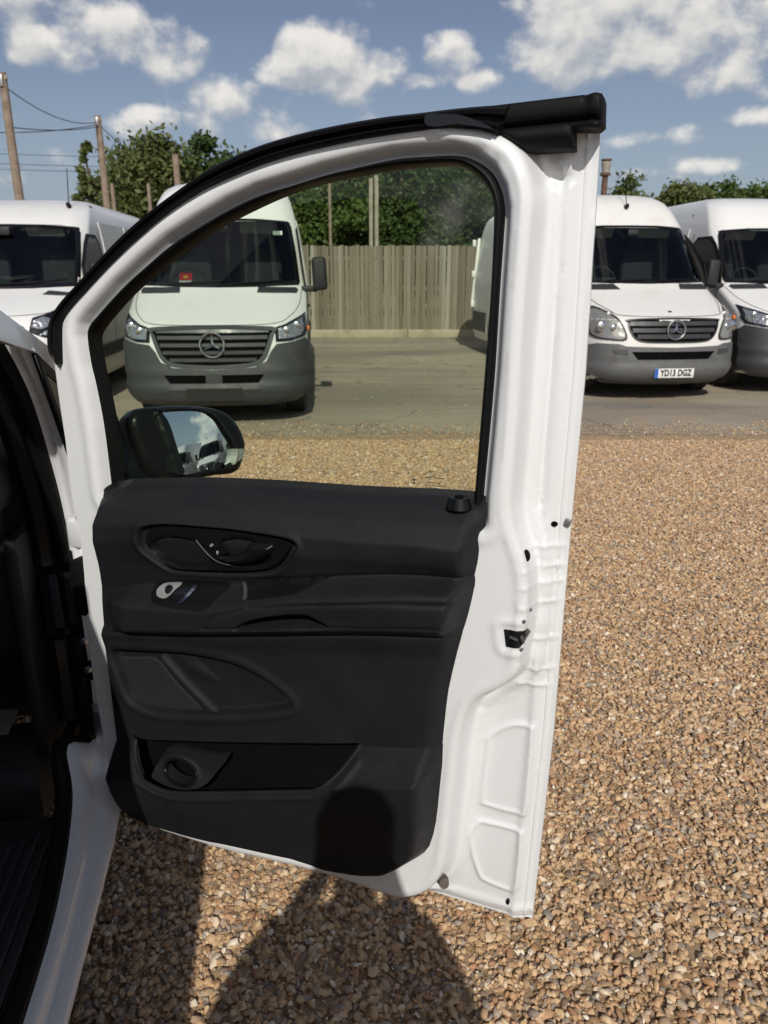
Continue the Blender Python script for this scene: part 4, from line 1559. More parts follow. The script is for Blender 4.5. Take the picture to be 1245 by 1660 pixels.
def van_left(name, loc, rz, label):
    """white van with swept dark headlamps and a lower front"""
    z = [0.20, 0.30, 0.42, 0.56, 0.72, 0.86, 0.98, 1.08, 1.14, 1.20, 1.28, 1.36, 1.42, 1.50, 1.75, 2.00, 2.14, 2.22, 2.32, 2.42, 2.50, 2.54, 2.56, 2.57]
    y = [0.14, 0.05, 0.01, 0.00, 0.02, 0.05, 0.10, 0.17, 0.26, 0.40, 0.60, 0.82, 0.98, 1.10, 1.34, 1.58, 1.72, 1.84, 2.02, 2.25, 2.55, 2.85, 3.2, 3.6]
    w = [0.90, 0.95, 0.985, 1.0, 1.01, 1.015, 1.02, 1.02, 1.02, 1.02, 1.015, 1.01, 1.00, 0.99, 0.955, 0.925, 0.905, 0.89, 0.86, 0.81, 0.72, 0.62, 0.45, 0.15]
    sh = Shape(z, y, w, 0.14, 0.30, 5.98, 3.75)
    e = empty(name, loc, rz)
    tag(e, label, 'van', 'white vans parked along the fence')
    zr = sorted(set([0.26, 0.34, 0.42, 0.50, 0.58, 0.66, 0.74, 0.82, 0.90, 0.98, 1.03, 1.06, 1.09, 1.13, 1.18, 1.24, 1.30, 1.36, 1.41, 1.43, 1.60, 1.75, 1.90, 2.02, 2.14, 2.20, 2.26, 2.32, 2.37, 2.42, 2.46, 2.50, 2.53, 2.55, 2.56, 2.569]))
    common(e, sh, zr, 'van_white', (1.43, 2.14, 0.93), 1.42, -1)
    windscreen(e, sh, 1.42, 2.14, 0.925)
    V, F = tube_data([tuple(p) for p in sh.pt(np.array(catmull([(-0.95, 1.38), (-0.92, 1.25), (-0.80, 1.16), (0, 1.12), (0.80, 1.16), (0.92, 1.25), (0.95, 1.38)], 5, False)), 0.0)], 0.004, 4)
    mk('bonnet_gap', V, F, 'rubber', e)
    half = [(0, 0.24), (0.6, 0.24), (0.90, 0.28), (0.97, 0.40), (0.99, 0.70), (0.80, 0.72), (0.62, 0.66), (0, 0.64)]
    patch('bumper', sh, sym(half), 'bumper', e, 0.018, 0.06, depth=0.05)
    outer = sym(catmull([(0, 0.70), (0.40, 0.71), (0.55, 0.78), (0.60, 0.98), (0.50, 1.04), (0, 1.06)], 3, False))
    g = patch('grille', sh, outer, 'gloss_black', e, 0.010, 0.06, depth=0.03)
    for z0, wd in ((0.77, 0.46), (0.86, 0.52), (0.95, 0.54)):
        patch('grille_bar', sh, [(-wd, z0), (wd, z0), (wd, z0 + 0.035), (-wd, z0 + 0.035)], 'satin', g, 0.022, 0.06, depth=0.02)
    for s in (-1, 1):
        lp = [(s * 0.64, 0.96), (s * 0.80, 0.90), (s * 0.955, 0.92), (s * 1.0, 1.02), (s * 0.995, 1.26), (s * 0.93, 1.23), (s * 0.78, 1.15), (s * 0.66, 1.11)]
        lp = lp if s > 0 else lp[::-1]
        hl = patch('headlamp', sh, lp, 'gloss_black', e, 0.004, 0.05, depth=0.02)
        patch('lamp_cover', sh, lp, 'glass_lamp', hl, 0.020, 0.06, depth=0.003)
        for pl in ([(0.66, 1.01), (0.76, .99), (0.83, 1.02), (0.84, 1.09), (0.76, 1.12), (0.68, 1.08)], [(0.74, .93), (0.86, .925), (0.91, .955), (0.80, .975)], [(0.85, 1.02), (0.92, 1.03), (0.91, 1.10), (0.86, 1.10)]):
            q = [(s * x, zz) for x, zz in pl]
            patch('lamp_bowl', sh, q if s > 0 else q[::-1], 'lamp', hl, 0.012, 0.03, depth=0.01)
        patch('bonnet_vent', sh, [(s * .62, 1.345), (s * .88, 1.33), (s * .90, 1.36), (s * .66, 1.385)][::s], 'dark_slat', e, 0.008, 0.08)
        wing_mirror(e, sh, s, 1.50, 1.25, 'cab', 1.1)
        side_dressing(e, sh, s, (0.52, 0.68, 'bumper', 'bumper'), (1.42, 2.02), (1.28, 2.40))
    wv = sh.pt(np.array([(0.05, 1.44), (0.45, 1.455), (0.80, 1.50)]), 0.022)
    tube('wiper', [tuple(p) for p in wv], 0.010, 'rubber', e, 5)
    roof_aerial(e, sh, 0.62, 2.40, 0.48)
    dx = sh.pt(np.array([(0.35, 1.46)]), -0.16)[0]
    bm = bmesh.new()
    bmesh.ops.create_uvsphere(bm, u_segments=12, v_segments=8, radius=0.07, matrix=Matrix.Translation(dx) @ Matrix.Diagonal((1.2, 1, 0.7, 1)))
    o = from_bm('dashboard_cloth', bm, 'paper', None)
    tag(o, 'crumpled white cloth on the dashboard of the leftmost van', 'cloth')
    return e, sh, o


PARK = R(5.2)          # the parked row stands square to the fence, turned a little from the view
vA, shA = van_new('panel_van', (-1.79, 7.92, 0), PARK, 'white high roof van with dark grey bumper and red card in its windscreen', 'white vans parked along the fence', 6.9)
vO, shO = van_old('panel_van', (3.66, 9.55, 0), R(6.6), 'old white van with pale grey bumper and number plate YD13 DGZ', 'white vans parked along the fence')
vD, shD = van_new('panel_van', (5.88, 10.1, 0), R(4.2), 'white van with dark bumper at the right edge beside the old van', 'white vans parked along the fence', 6.9, aerial=0.25)
vT, shT, oT = van_left('panel_van', (-4.55, 8.25, 0), PARK, 'white van with swept dark headlamps at the left edge')
oT.location = vT.location
oT.rotation_euler = vT.rotation_euler

# things seen behind van A's windscreen
cA = Matrix.Translation(vA.location) @ Matrix.Rotation(PARK, 4, 'Z')


def in_screen(name, x, z, w, h, m, label, cat, lay=0.0, depth=-0.05):
    p = shA.pt(np.array([(x, z)]), depth)[0]
    o = box(name, (0, 0, 0), (w, 0.006, h), m, None, bevel=0.001)
    o.matrix_world = cA @ Matrix.Translation(p) @ Matrix.Rotation(R(-40 - lay), 4, 'X')
    tag(o, label, cat)
    return o


rc = in_screen('windscreen_card', -0.40, 1.56, 0.14, 0.15, 'red', 'red card with yellow mark behind the windscreen of the high roof van', 'card')
bm = bmesh.new()
box_bm(bm, (0, -0.005, -0.055), (0.138, 0.004, 0.038), None, 0)
from_bm('card_strip', bm, 'paper', rc)
bm = bmesh.new()
box_bm(bm, (0, -0.005, 0.015), (0.05, 0.004, 0.03), None, 0.008)
from_bm('card_mark', bm, 'yellow', rc)
in_screen('paper_sheet', -0.12, 1.475, 0.20, 0.14, 'paper', 'white paper lying centrally on the high roof van dashboard', 'paper', 25)
in_screen('folded_cloth', -0.26, 1.475, 0.16, 0.13, 'cloth', 'pale blue cloth beside the red card on the dashboard', 'cloth', 25)
in_screen('paper_sheet', -0.68, 1.47, 0.18, 0.10, 'paper', 'white paper left of the red card on the dashboard', 'paper', 25)
in_screen('parking_permit', 0.66, 2.05, 0.11, 0.06, 'paper', 'small white permit in the top corner of the high roof van windscreen', 'sticker', 0, -0.012)

# three more vans to the right of the open door; only the door mirror shows them
vR = copy_tree(vD)
vR.location = (14.3, 1.3, 0)
vR.rotation_euler = (0, 0, R(-68))
tag(vR, 'white van in the middle of the door mirror reflection', 'van', 'vans reflected in the door mirror')
vR2 = copy_tree(vD)
vR2.location = (14.9, -1.5, 0)
vR2.rotation_euler = (0, 0, R(-69))
tag(vR2, 'white van at the left of the door mirror reflection', 'van', 'vans reflected in the door mirror')
vR3 = copy_tree(vD)
vR3.location = (13.6, 3.9, 0)
vR3.rotation_euler = (0, 0, R(-67))
tag(vR3, 'white van at the right edge of the door mirror reflection', 'van', 'vans reflected in the door mirror')


# ------------------------------------------------------------------ the near van with its open door
VA = R(8.5)
HINGE = (-0.657, 1.5308, 0)
van = empty('panel_van', HINGE, VA)
tag(van, 'near white van with its driver door swung wide open', 'van', None)

# --- body side round the door opening (y forward, z up; x = 0 is the side)
JO = [(-0.139, 1.469), (-0.079, 1.381), (-0.028, 1.297), (0.014, 1.208), (0.032, 1.148), (0.045, 1.072), (0.048, 0.998), (0.016, 0.905), (-0.022, 0.801), (-0.027, 0.709), (-0.034, 0.599)]   # outer edge of the front jamb
JI = [(-0.055, -0.151, 1.504), (-0.046, -0.111, 1.444), (-0.042, -0.058, 1.366), (-0.045, 0.005, 1.252), (-0.044, 0.049, 1.116), (-0.042, 0.059, 0.996), (-0.030, 0.022, 0.889), (-0.020, -0.007, 0.810), (-0.018, -0.016, 0.688), (-0.025, -0.022, 0.560)]            # inner edge, at the seal (x, y, z)
outer3 = [(0.0, y, z) for y, z in JO] + [(0.03, -0.07, 0.50), (0.045, -0.14, 0.445), (0.048, -0.6, 0.435), (0.048, -1.10, 0.435)]
inner3 = [tuple(p) for p in JI] + [(-0.06, -0.10, 0.60), (-0.035, -0.20, 0.53), (-0.010, -0.45, 0.492), (-0.004, -0.75, 0.488), (-0.003, -1.10, 0.488)]


def along(path, n):
    P = np.array(catmull(path, 8, False))
    d = np.concatenate([[0], np.cumsum(np.linalg.norm(np.diff(P, axis=0), axis=1))])
    t = np.linspace(0, d[-1], n)
    return np.stack([np.interp(t, d, P[:, k]) for k in range(3)], 1)


NJ = 90
A_, B_ = along(outer3, NJ), along(inner3, NJ)
prof = np.array([0, 0.04, 0.12, 0.30, 0.42, 0.50, 0.62, 0.80, 0.92, 1.0])
lift = np.array([-0.012, 0.0, 0.004, 0.004, 0.0, -0.006, 0.0, 0.005, 0.004, 0.0])
V, F = [], []
for i in range(NJ):
    tn = A_[min(i + 1, NJ - 1)] - A_[max(i - 1, 0)]
    ac = B_[i] - A_[i]
    nm = np.cross(tn, ac)
    nm /= np.linalg.norm(nm) + 1e-9
    if nm[1] > 0 and nm[2] <= 0 or nm[2] < -0.2:
        nm = -nm
    for t, l in zip(prof, lift):
        V.append(A_[i] + ac * t + nm * l)
    V.append(B_[i] + ac * 0.04 - nm * 0.002)
kc = len(prof) + 1
for i in range(NJ - 1):
    for k in range(kc - 1):
        F.append((i * kc + k, i * kc + k + 1, (i + 1) * kc + k + 1, (i + 1) * kc + k))
mk('door_jamb', V, F, 'white', van, True, 60)
# rubber seal pressed on the inner edge of the opening
tube('opening_seal', [tuple(p + np.array([-0.021, 0.002, 0.0])) for p in B_], 0.0185, 'rubber', van, 10)
tube('inner_trim', [tuple(p + np.array([-0.058, -0.004, -0.002])) for p in B_ if p[2] > 0.62], 0.026, 'trim_smooth', van, 8)

# --- outer side ahead of the door: pillar foot, quarter light, wing
SX = lambda z: np.interp(z, [0.30, 0.50, 0.90, 1.15, 1.47, 1.60, 1.85], [0.02, 0.045, 0.03, 0.0, -0.005, -0.06, -0.16])
PIL = [(-0.287, 1.585), (-0.193, 1.548), (-0.087, 1.493), (0.039, 1.426), (0.218, 1.334)]
front_side = [(JO[k][0] + 0.003, JO[k][1]) for k in (10, 9, 8, 7, 6, 5, 4, 3, 2, 1, 0)] + [(-0.33, 1.515), (-0.60, 1.70), (-0.66, 1.78), (-0.45, 1.70)] + [tuple(p) for p in PIL] + [(0.42, 1.20), (0.85, 1.10), (1.20, 0.95), (1.25, 0.45), (0.95, 0.45), (0.90, 0.62), (0.70, 0.72), (0.50, 0.62), (0.44, 0.42), (0.02, 0.42)]
QL = [(-0.147, 1.468), (0.062, 1.374), (0.031, 1.285), (0.007, 1.207)]
quarter = [QL[0], QL[3], QL[2], QL[1]]
f_side = lambda P: np.stack([SX(P[:, 1]), P[:, 0], P[:, 1]], 1)
b_side = lambda P: np.stack([SX(P[:, 1]) - 0.012, P[:, 0], P[:, 1]], 1)
wing = sheet('front_wing', front_side, [], 0.05, f_side, b_side, 'white', van)
qc = np.mean(np.array(quarter), 0)
qi = [tuple(qc + (np.array(p) - qc) * 0.70) for p in quarter]
off_side = lambda d: (lambda P: np.stack([SX(P[:, 1]) + d, P[:, 0], P[:, 1]], 1))
sheet('quarter_light_rubber', quarter, [qi], 0.02, off_side(0.006), off_side(-0.004), 'rubber', van)
sheet('quarter_light', qi, [], 0.03, off_side(0.004), off_side(0.002), 'glass_dark', van)
# --- rear body side, roof, far side, nose
PROF = [(0.02, 0.34), (0.045, 0.44), (0.05, 0.70), (0.05, 0.95), (0.03, 1.15), (-0.02, 1.45), (-0.08, 1.68), (-0.15, 1.80), (-0.26, 1.87), (-0.50, 1.905), (-0.93, 1.915)]
half = [np.array(p) for p in PROF]
ring = half + [np.array([-1.86 - p[0], p[1]]) for p in reversed(half[:-1])]
ys = [-1.09, -1.5, -2.0, -2.5, -3.0, -3.5, -3.72, -3.78]
V, F = [], []
for j, yy in enumerate(ys):
    k = 1.0 if j < 6 else (0.985 if j == 6 else 0.93)
    for p in ring:
        V.append((-0.93 + (p[0] + 0.93) * k, yy, 1.0 + (p[1] - 1.0) * k))
nr = len(ring)
for j in range(len(ys) - 1):
    for i in range(nr - 1):
        F.append((j * nr + i, j * nr + i + 1, (j + 1) * nr + i + 1, (j + 1) * nr + i))
F.append(tuple((len(ys) - 1) * nr + i for i in range(nr)))
mk('load_body', V, F, 'white', van)
top = [(i, p) for i, p in enumerate(ring) if p[1] > 1.78]
V, F = [], []
for yy, dz in ((-1.085, 0.0), (-0.9, -0.004), (-0.7, -0.03), (-0.52, -0.08)):
    for i, p in top:
        V.append((p[0], yy, p[1] + dz))
nt = len(top)
for j in range(3):
    for i in range(nt - 1):
        F.append((j * nt + i, j * nt + i + 1, (j + 1) * nt + i + 1, (j + 1) * nt + i))
mk('cab_roof', V, F, 'white', van)
far = [(-1.09, 0.36), (0.45, 0.36), (1.2, 0.42), (1.22, 0.95), (0.85, 1.10), (0.30, 1.20), (-0.5, 1.80), (-1.09, 1.80)]
sheet('far_side', far, [], 0.2, lambda P: np.stack([-1.86 - SX(P[:, 1]), P[:, 0], P[:, 1]], 1), lambda P: np.stack([-1.845 - SX(P[:, 1]), P[:, 0], P[:, 1]], 1), 'white', van)
V, F = [], []
for (yy, zz, bow) in ((0.36, 1.19, 0.0), (0.65, 1.15, 0.02), (0.95, 1.06, 0.02), (1.20, 0.93, 0.0), (1.33, 0.78, 0.0), (1.38, 0.55, 0.0), (1.34, 0.34, 0.0)):
    for t in np.linspace(0, 1, 13):
        x = -0.01 - 1.84 * t
        V.append((x, yy - 0.10 * (2 * t - 1) ** 4 * (1 if yy > 1 else 0.3), zz + 0.05 * (1 - (2 * t - 1) ** 2)))
for j in range(6):
    for i in range(12):
        F.append((j * 13 + i, j * 13 + i + 1, (j + 1) * 13 + i + 1, (j + 1) * 13 + i))
mk('bonnet', V, F, 'white', van)
V, F = [], []
for (yy, zz, ix) in ((0.34, 1.20, 0.03), (-0.10, 1.53, 0.06), (-0.50, 1.83, 0.14)):
    for t in np.linspace(0, 1, 9):
        V.append((-ix - (1.86 - 2 * ix) * t, yy + 0.10 * (1 - (2 * t - 1) ** 2), zz))
for j in range(2):
    for i in range(8):
        F.append((j * 9 + i, j * 9 + i + 1, (j + 1) * 9 + i + 1, (j + 1) * 9 + i))
mk('windscreen', V, F, 'glass_screen', van)
for x in (-0.10, -1.76):
    for yy in (0.70, -2.55):
        wheel(van, x, yy, 0.335, 0.335, 0.215)

M['tread'] = mat('highlight_tread_plastic', (0.045, 0.046, 0.048), 0.45, dirt=(30, (0.09, 0.085, 0.08), 0.5, 0.8))  # paler than the mat: highlights on the step ribs put into the colour
# --- dark cab interior
bm = bmesh.new()
box_bm(bm, (-0.90, 0.22, 0.98), (1.50, 0.42, 0.46), None, 0.06)
box_bm(bm, (-0.26, 0.05, 1.20), (0.26, 0.30, 0.16), None, 0.05)
from_bm('dashboard', bm, 'cab', van)
box('firewall', (-0.93, 0.42, 0.80), (1.72, 0.03, 0.84), 'cab', van, bevel=0.0)
box('kick_panel', (-0.135, 0.12, 0.80), (0.03, 0.34, 0.55), 'cab', van, bevel=0.01)
box('cab_floor', (-0.95, -0.45, 0.425), (1.62, 1.45, 0.03), 'floor', van, bevel=0.006)
box('wheel_arch_box', (-0.22, -0.03, 0.485), (0.20, 0.20, 0.13), 'floor', van, bevel=0.03)
box('cab_bulkhead', (-0.93, -1.12, 1.1), (1.70, 0.03, 1.3), 'cab', van, bevel=0.0)
stp = box('entry_step', (-0.175, -0.62, 0.455), (0.31, 0.92, 0.03), 'floor', van, bevel=0.006)
for k in range(10):
    box('tread_rib', (-0.060 - 0.024 * k, -0.62, 0.473), (0.009, 0.86 - 0.03 * k, 0.010), 'tread', stp, bevel=0.002)
sb = bmesh.new()
box_bm(sb, (-0.62, -0.90, 0.72), (0.50, 0.48, 0.16), None, 0.05)
box_bm(sb, (-0.62, -1.08, 1.10), (0.48, 0.14, 0.70), Matrix.Rotation(0.15, 3, 'X'), 0.05)
from_bm('seat', sb, 'seat', van)
rg = [(-0.52 + 0.19 * math.cos(a), -0.14 - 0.08 * math.sin(a), 1.13 + 0.17 * math.sin(a)) for a in np.linspace(0, 6.283, 24, endpoint=False)]
V, F = tube_data(rg, 0.015, 6, True)
tube_data([(-0.52, -0.10, 1.12), (-0.52, 0.10, 1.08)], 0.035, 8, False, V, F)
mk('steering_wheel', V, F, 'cab', van)
bm = bmesh.new()
box_bm(bm, (-0.34, 0.02, 0.56), (0.07, 0.02, 0.09), Matrix.Rotation(-0.6, 3, 'X'), 0.008)
from_bm('pedal', bm, 'trim_smooth', van)
PS = [(-1.174, 1.812), (-1.020, 1.812), (-0.979, 1.637), (-0.981, 1.452)]
pp = mk('pale_sheet', [(x, y, z) for z in (0.443, 0.446) for x, y in PS], [(3, 2, 1, 0), (4, 5, 6, 7), (0, 1, 5, 4), (1, 2, 6, 5), (2, 3, 7, 6), (3, 0, 4, 7)], 'paper', None, False)
tag(pp, 'pale sheet lying on the dark cab floor at the left edge', 'paper')

# ------------------------------------------------------------------ the door
door = empty('door', (0, 0, 0), R(-30.5), van)
dfr = lambda fn: (lambda P: np.stack([P[:, 0], -fn(P), P[:, 1]], 1))
flat = lambda n: (lambda P: np.stack([P[:, 0], np.full(len(P), -n), P[:, 1]], 1))

SEAL_OUT = [(0.071, 1.442), (0.049, 1.464), (0.052, 1.499), (0.069, 1.532), (0.097, 1.560), (0.140, 1.591), (0.191, 1.629), (0.252, 1.672), (0.310, 1.706), (0.379, 1.741), (0.439, 1.769), (0.496, 1.788), (0.550, 1.801), (0.620, 1.812), (0.687, 1.819), (0.746, 1.823), (0.791, 1.824), (0.845, 1.826), (0.922, 1.827), (0.984, 1.829), (1.013, 1.830), (1.030, 1.831), (1.037, 1.829), (1.039, 1.823), (1.041, 1.793), (1.035, 1.788)]
SEAL_IN = [(0.081, 1.443), (0.089, 1.496), (0.102, 1.529), (0.165, 1.578), (0.239, 1.631), (0.298, 1.669), (0.363, 1.706), (0.424, 1.733), (0.481, 1.751), (0.545, 1.768), (0.611, 1.780), (0.691, 1.790), (0.750, 1.795), (0.795, 1.797), (0.849, 1.798), (0.878, 1.796), (0.907, 1.787), (0.927, 1.776), (0.943, 1.766), (1.005, 1.765), (1.006, 1.789), (1.036, 1.787)]
CH_OUT = [(0.151, 1.189), (0.150, 1.321), (0.143, 1.408), (0.137, 1.443), (0.135, 1.493), (0.141, 1.511), (0.158, 1.527), (0.228, 1.581), (0.288, 1.620), (0.344, 1.654), (0.406, 1.682), (0.466, 1.707), (0.522, 1.725), (0.586, 1.738), (0.637, 1.749), (0.688, 1.757), (0.748, 1.765), (0.794, 1.766), (0.841, 1.765), (0.868, 1.757), (0.892, 1.740), (0.906, 1.717), (0.912, 1.692), (0.912, 1.663), (0.910, 1.582), (0.908, 1.469), (0.904, 1.372), (0.899, 1.272), (0.899, 1.230)]
GL_EDGE = [(0.159, 1.186), (0.156, 1.322), (0.150, 1.383), (0.142, 1.441), (0.141, 1.487), (0.150, 1.504), (0.173, 1.525), (0.230, 1.570), (0.291, 1.608), (0.362, 1.648), (0.425, 1.679), (0.484, 1.702), (0.554, 1.725), (0.621, 1.740), (0.682, 1.748), (0.742, 1.754), (0.789, 1.755), (0.834, 1.755), (0.858, 1.747), (0.879, 1.731), (0.892, 1.710), (0.896, 1.682), (0.896, 1.581), (0.892, 1.467), (0.887, 1.348), (0.883, 1.253), (0.882, 1.234)]
HEM_R = [(1.032, 1.819), (1.039, 1.467), (1.036, 1.215), (1.035, 0.838), (1.028, 0.587), (1.023, 0.403)]
HEM_B = [(1.023, 0.403), (0.926, 0.401), (0.822, 0.400)]

# outline of the pressed door shell (under the rubber at the top, the folded hem down the latch side)
top_line = [(p[0], p[1] - 0.016) for p in SEAL_OUT[3:24]]
LEFT = [(0.063, 1.502), (0.060, 1.438), (0.060, 1.365), (0.062, 1.291), (0.059, 1.214), (0.060, 1.155), (0.069, 1.109), (0.064, 1.005), (0.053, 0.894), (0.050, 0.757), (0.056, 0.632), (0.063, 0.501), (0.086, 0.428), (0.146, 0.394)]
BOT = [(0.216, 0.396), (0.398, 0.408), (0.551, 0.411), (0.638, 0.411), (0.749, 0.411), (0.815, 0.436)]
shell = top_line + HEM_R + HEM_B[1:] + BOT[::-1] + LEFT[::-1]
shell = shell[::-1]
opening = catmull(CH_OUT, 3, False)
BLOCK = [(-0.028, 1.471), (0.024, 1.576), (0.244, 1.701), (0.476, 1.808), (0.709, 1.848), (0.804, 1.821), (0.847, 1.804), (0.885, 1.798), (0.917, 1.785), (0.939, 1.767), (0.954, 1.739), (0.963, 1.703), (0.962, 1.643), (0.960, 1.558), (0.959, 1.470), (0.958, 1.376), (0.955, 1.278), (0.959, 1.236), (0.967, 1.208), (0.982, 1.168), (0.989, 1.126), (0.990, 1.072), (0.986, 1.014), (0.980, 0.970), (0.950, 0.934), (0.914, 0.905), (0.895, 0.868), (0.885, 0.809), (0.880, 0.729), (0.874, 0.645), (0.869, 0.573), (0.859, 0.509), (0.832, 0.460), (0.794, 0.429), (0.754, 0.416), (0.645, 0.419), (0.529, 0.413), (0.335, 0.396), (0.141, 0.398), (0.057, 0.441), (-0.120, 0.388), (-0.080, 1.024)]
BLOCK = catmull(BLOCK, 3)
FR_IN = CH_OUT
EMB1 = catmull([(0.926, 0.807), (0.960, 0.837), (0.993, 0.843), (1.000, 0.829), (1.001, 0.705), (0.997, 0.664), (0.987, 0.654), (0.926, 0.654), (0.915, 0.667), (0.921, 0.776)], 5)
EMB2 = catmull([(0.908, 0.608), (0.923, 0.615), (0.984, 0.616), (0.993, 0.602), (0.993, 0.501), (0.985, 0.479), (0.973, 0.472), (0.929, 0.478), (0.916, 0.490), (0.901, 0.536), (0.897, 0.579)], 5)
RIBS = [(0.995, 1.186), (0.997, 1.153), (0.997, 1.125), (0.996, 1.090), (0.996, 1.022), (0.995, 0.962), (0.991, 0.929)]
POCK = [(0.970, 1.734), (0.992, 1.735)]
LATCH = [(0.951, 1.050), (0.987, 1.053), (0.990, 1.040), (0.979, 1.023), (0.956, 1.020)]
HEM_IN = [(1.020, 1.791), (1.030, 1.468), (1.032, 1.212), (1.029, 0.843), (1.022, 0.575), (1.018, 0.484)]

TRIM = [(0.190, 1.220), (0.356, 1.240), (0.530, 1.252), (0.678, 1.258), (0.829, 1.268), (0.899, 1.270), (0.906, 1.262), (0.911, 1.246), (0.910, 1.201), (0.903, 1.125), (0.891, 1.056), (0.878, 0.984), (0.866, 0.916), (0.861, 0.856), (0.855, 0.765), (0.851, 0.700), (0.847, 0.633), (0.835, 0.570), (0.811, 0.535), (0.771, 0.497), (0.742, 0.484), (0.691, 0.472), (0.626, 0.467), (0.557, 0.470), (0.366, 0.448), (0.237, 0.442), (0.177, 0.447), (0.136, 0.470), (0.116, 0.506), (0.100, 0.569), (0.095, 0.614), (0.096, 0.691), (0.097, 0.812), (0.098, 0.890), (0.102, 0.966), (0.110, 1.033), (0.119, 1.139), (0.121, 1.173), (0.132, 1.194), (0.159, 1.213)]
TRIM = catmull(TRIM, 2)


def shell_n(P):
    d = sdf(P, BLOCK)
    blk = ss(d, 0.009, -0.008)
    # a shelf step half way between the inner frame and the hem plane
    n = 0.016 + 0.056 * blk
    n = n + (0.020 - n) * ss(-sdf(P, band), 0.003, 0.010)
    n = n + (0.026 - n) * ss(-sdf(P, TRIM), 0.012, 0.022)
    shoulder = ss(d, 0.045, 0.012) * (1 - blk)
    n += 0.010 * shoulder
    n += 0.003 * np.exp(-((d + 0.018) / 0.006) ** 2) - 0.0022 * np.exp(-((d - 0.030) / 0.0028) ** 2)
    # rounded inner edge falling to the glass channel
    dc = dist(P, CH_OUT)
    n -= 0.026 * ss(dc, 0.020, 0.002) * (P[:, 1] > 1.15)
    n += 0.004 * np.exp(-((dc - 0.030) / 0.012) ** 2) * (P[:, 1] > 1.15)
    # folded hem, groove beside it
    do = dist(P, HEM_R, False)
    n -= 0.008 * ss(do, 0.016, 0.010)
    n -= 0.004 * np.exp(-((do - 0.0185) / 0.003) ** 2)
    n += 0.005 * np.exp(-((do - 0.036) / 0.007) ** 2) * (1 - blk)
    n -= 0.004 * np.exp(-((do - 0.050) / 0.005) ** 2) * (1 - blk) * (P[:, 1] > 1.25)
    db = dist(P, HEM_B, False)
    n -= 0.008 * ss(db, 0.014, 0.008)
    n += 0.004 * np.exp(-((db - 0.03) / 0.008) ** 2) * (1 - blk)
    for e in (EMB1, EMB2):
        de = sdf(P, e)
        n += 0.0034 * np.exp(-(de / 0.0055) ** 2) + 0.002 * ss(de, 0.004, -0.004)
    for (s_, z_) in RIBS:
        n += 0.0026 * np.exp(-((P[:, 1] - z_) / 0.004) ** 2) * ss(np.abs(P[:, 0] - s_ - 0.005), 0.034, 0.022)
    ln = dist(P, POCK, False)
    n -= 0.008 * np.exp(-(ln / 0.008) ** 2)
    la = sdf(P, LATCH)
    n += 0.003 * np.exp(-((la - 0.014) / 0.007) ** 2) * (P[:, 0] < LATCH[1][0])
    # flowing draw marks below the lock
    n += 0.0014 * np.sin(P[:, 1] * 95 + 40 * P[:, 0]) * np.exp(-((d - 0.018) / 0.012) ** 2) * ((P[:, 1] > 0.86) & (P[:, 1] < 1.17))
    return n


band = (SEAL_OUT + SEAL_IN[::-1][1:-1])[::-1]
under = [(0.22, 0.60), (0.62, 0.56), (0.72, 0.62), (0.80, 1.00), (0.82, 1.14), (0.24, 1.10)]     # access holes hidden by the trim
sym_off = lambda *o: [0.0] + [q * k for q in o for k in (1, -1)]
shell_feats = [(opening, True, sym_off(.002, .005, .009, .013, .017, .021, .027, .034, .042)),
               (BLOCK, True, sym_off(.003, .006, .009, .012, .016, .022, .030, .040)),
               (HEM_R, False, sym_off(.008, .010, .013, .016, .0185, .021, .028, .036, .044, .050, .056)),
               (HEM_B, False, sym_off(.006, .009, .012, .015, .022, .03, .038)),
               (EMB1, True, sym_off(.002, .004, .007, .011)), (EMB2, True, sym_off(.002, .004, .007, .011)),
               (LATCH, True, sym_off(.002, .005, .009, .014, .02)), (band, True, sym_off(.003, .006, .010)),
               (POCK, False, sym_off(.004, .008, .013))] + [([(s_ - .03, z_), (s_ + .04, z_)], False, sym_off(.002, .005, .009)) for s_, z_ in RIBS]
sheet('door_shell', shell, [opening[::-1], under], 0.0060, dfr(shell_n), dfr(lambda P: shell_n(P) - 0.010), 'white', door, edge=0.0060, angle=75, feats=shell_feats)

# rubber along the top: ribbed band, then the flat corner piece by the latch
ribbon('door_seal', SEAL_IN[:17], SEAL_OUT[:19], [(0.0, 0.040), (-0.03, 0.070), (0.04, 0.086), (0.16, 0.090), (0.26, 0.084), (0.34, 0.071), (0.44, 0.070), (0.54, 0.081), (0.70, 0.083), (0.86, 0.074), (0.97, 0.056), (1.0, 0.030)], 'rubber', door, 200)
CORNER = [(0.804, 1.822), (0.867, 1.824), (0.924, 1.826), (0.985, 1.828), (1.013, 1.829), (1.031, 1.830), (1.038, 1.828), (1.040, 1.822), (1.042, 1.792), (1.036, 1.787), (1.004, 1.789), (1.006, 1.765), (0.942, 1.765), (0.926, 1.777), (0.906, 1.788), (0.885, 1.794), (0.859, 1.799), (0.832, 1.803)]


CTOP = CORNER[:7]


def corner_n(P):
    lo = dist(P, CTOP, False)
    n = 0.068 + 0.004 * np.sqrt(np.clip(1 - ((lo - 0.013) / 0.013) ** 2, 0, 1)) - 0.008 * np.exp(-((lo - 0.030) / 0.003) ** 2)
    n += 0.003 * np.sqrt(np.clip(1 - ((lo - 0.043) / 0.011) ** 2, 0, 1)) - 0.010 * ss(lo, 0.050, 0.060)
    n += 0.004 * ss(P[:, 0], CORNER[5][0] - 0.010, CORNER[5][0] - 0.006)
    n -= 0.004 * np.exp(-((P[:, 0] - CORNER[5][0] + 0.013) / 0.002) ** 2)
    return n - 0.008 * ss(dist(P, CORNER), 0.003, 0.0)


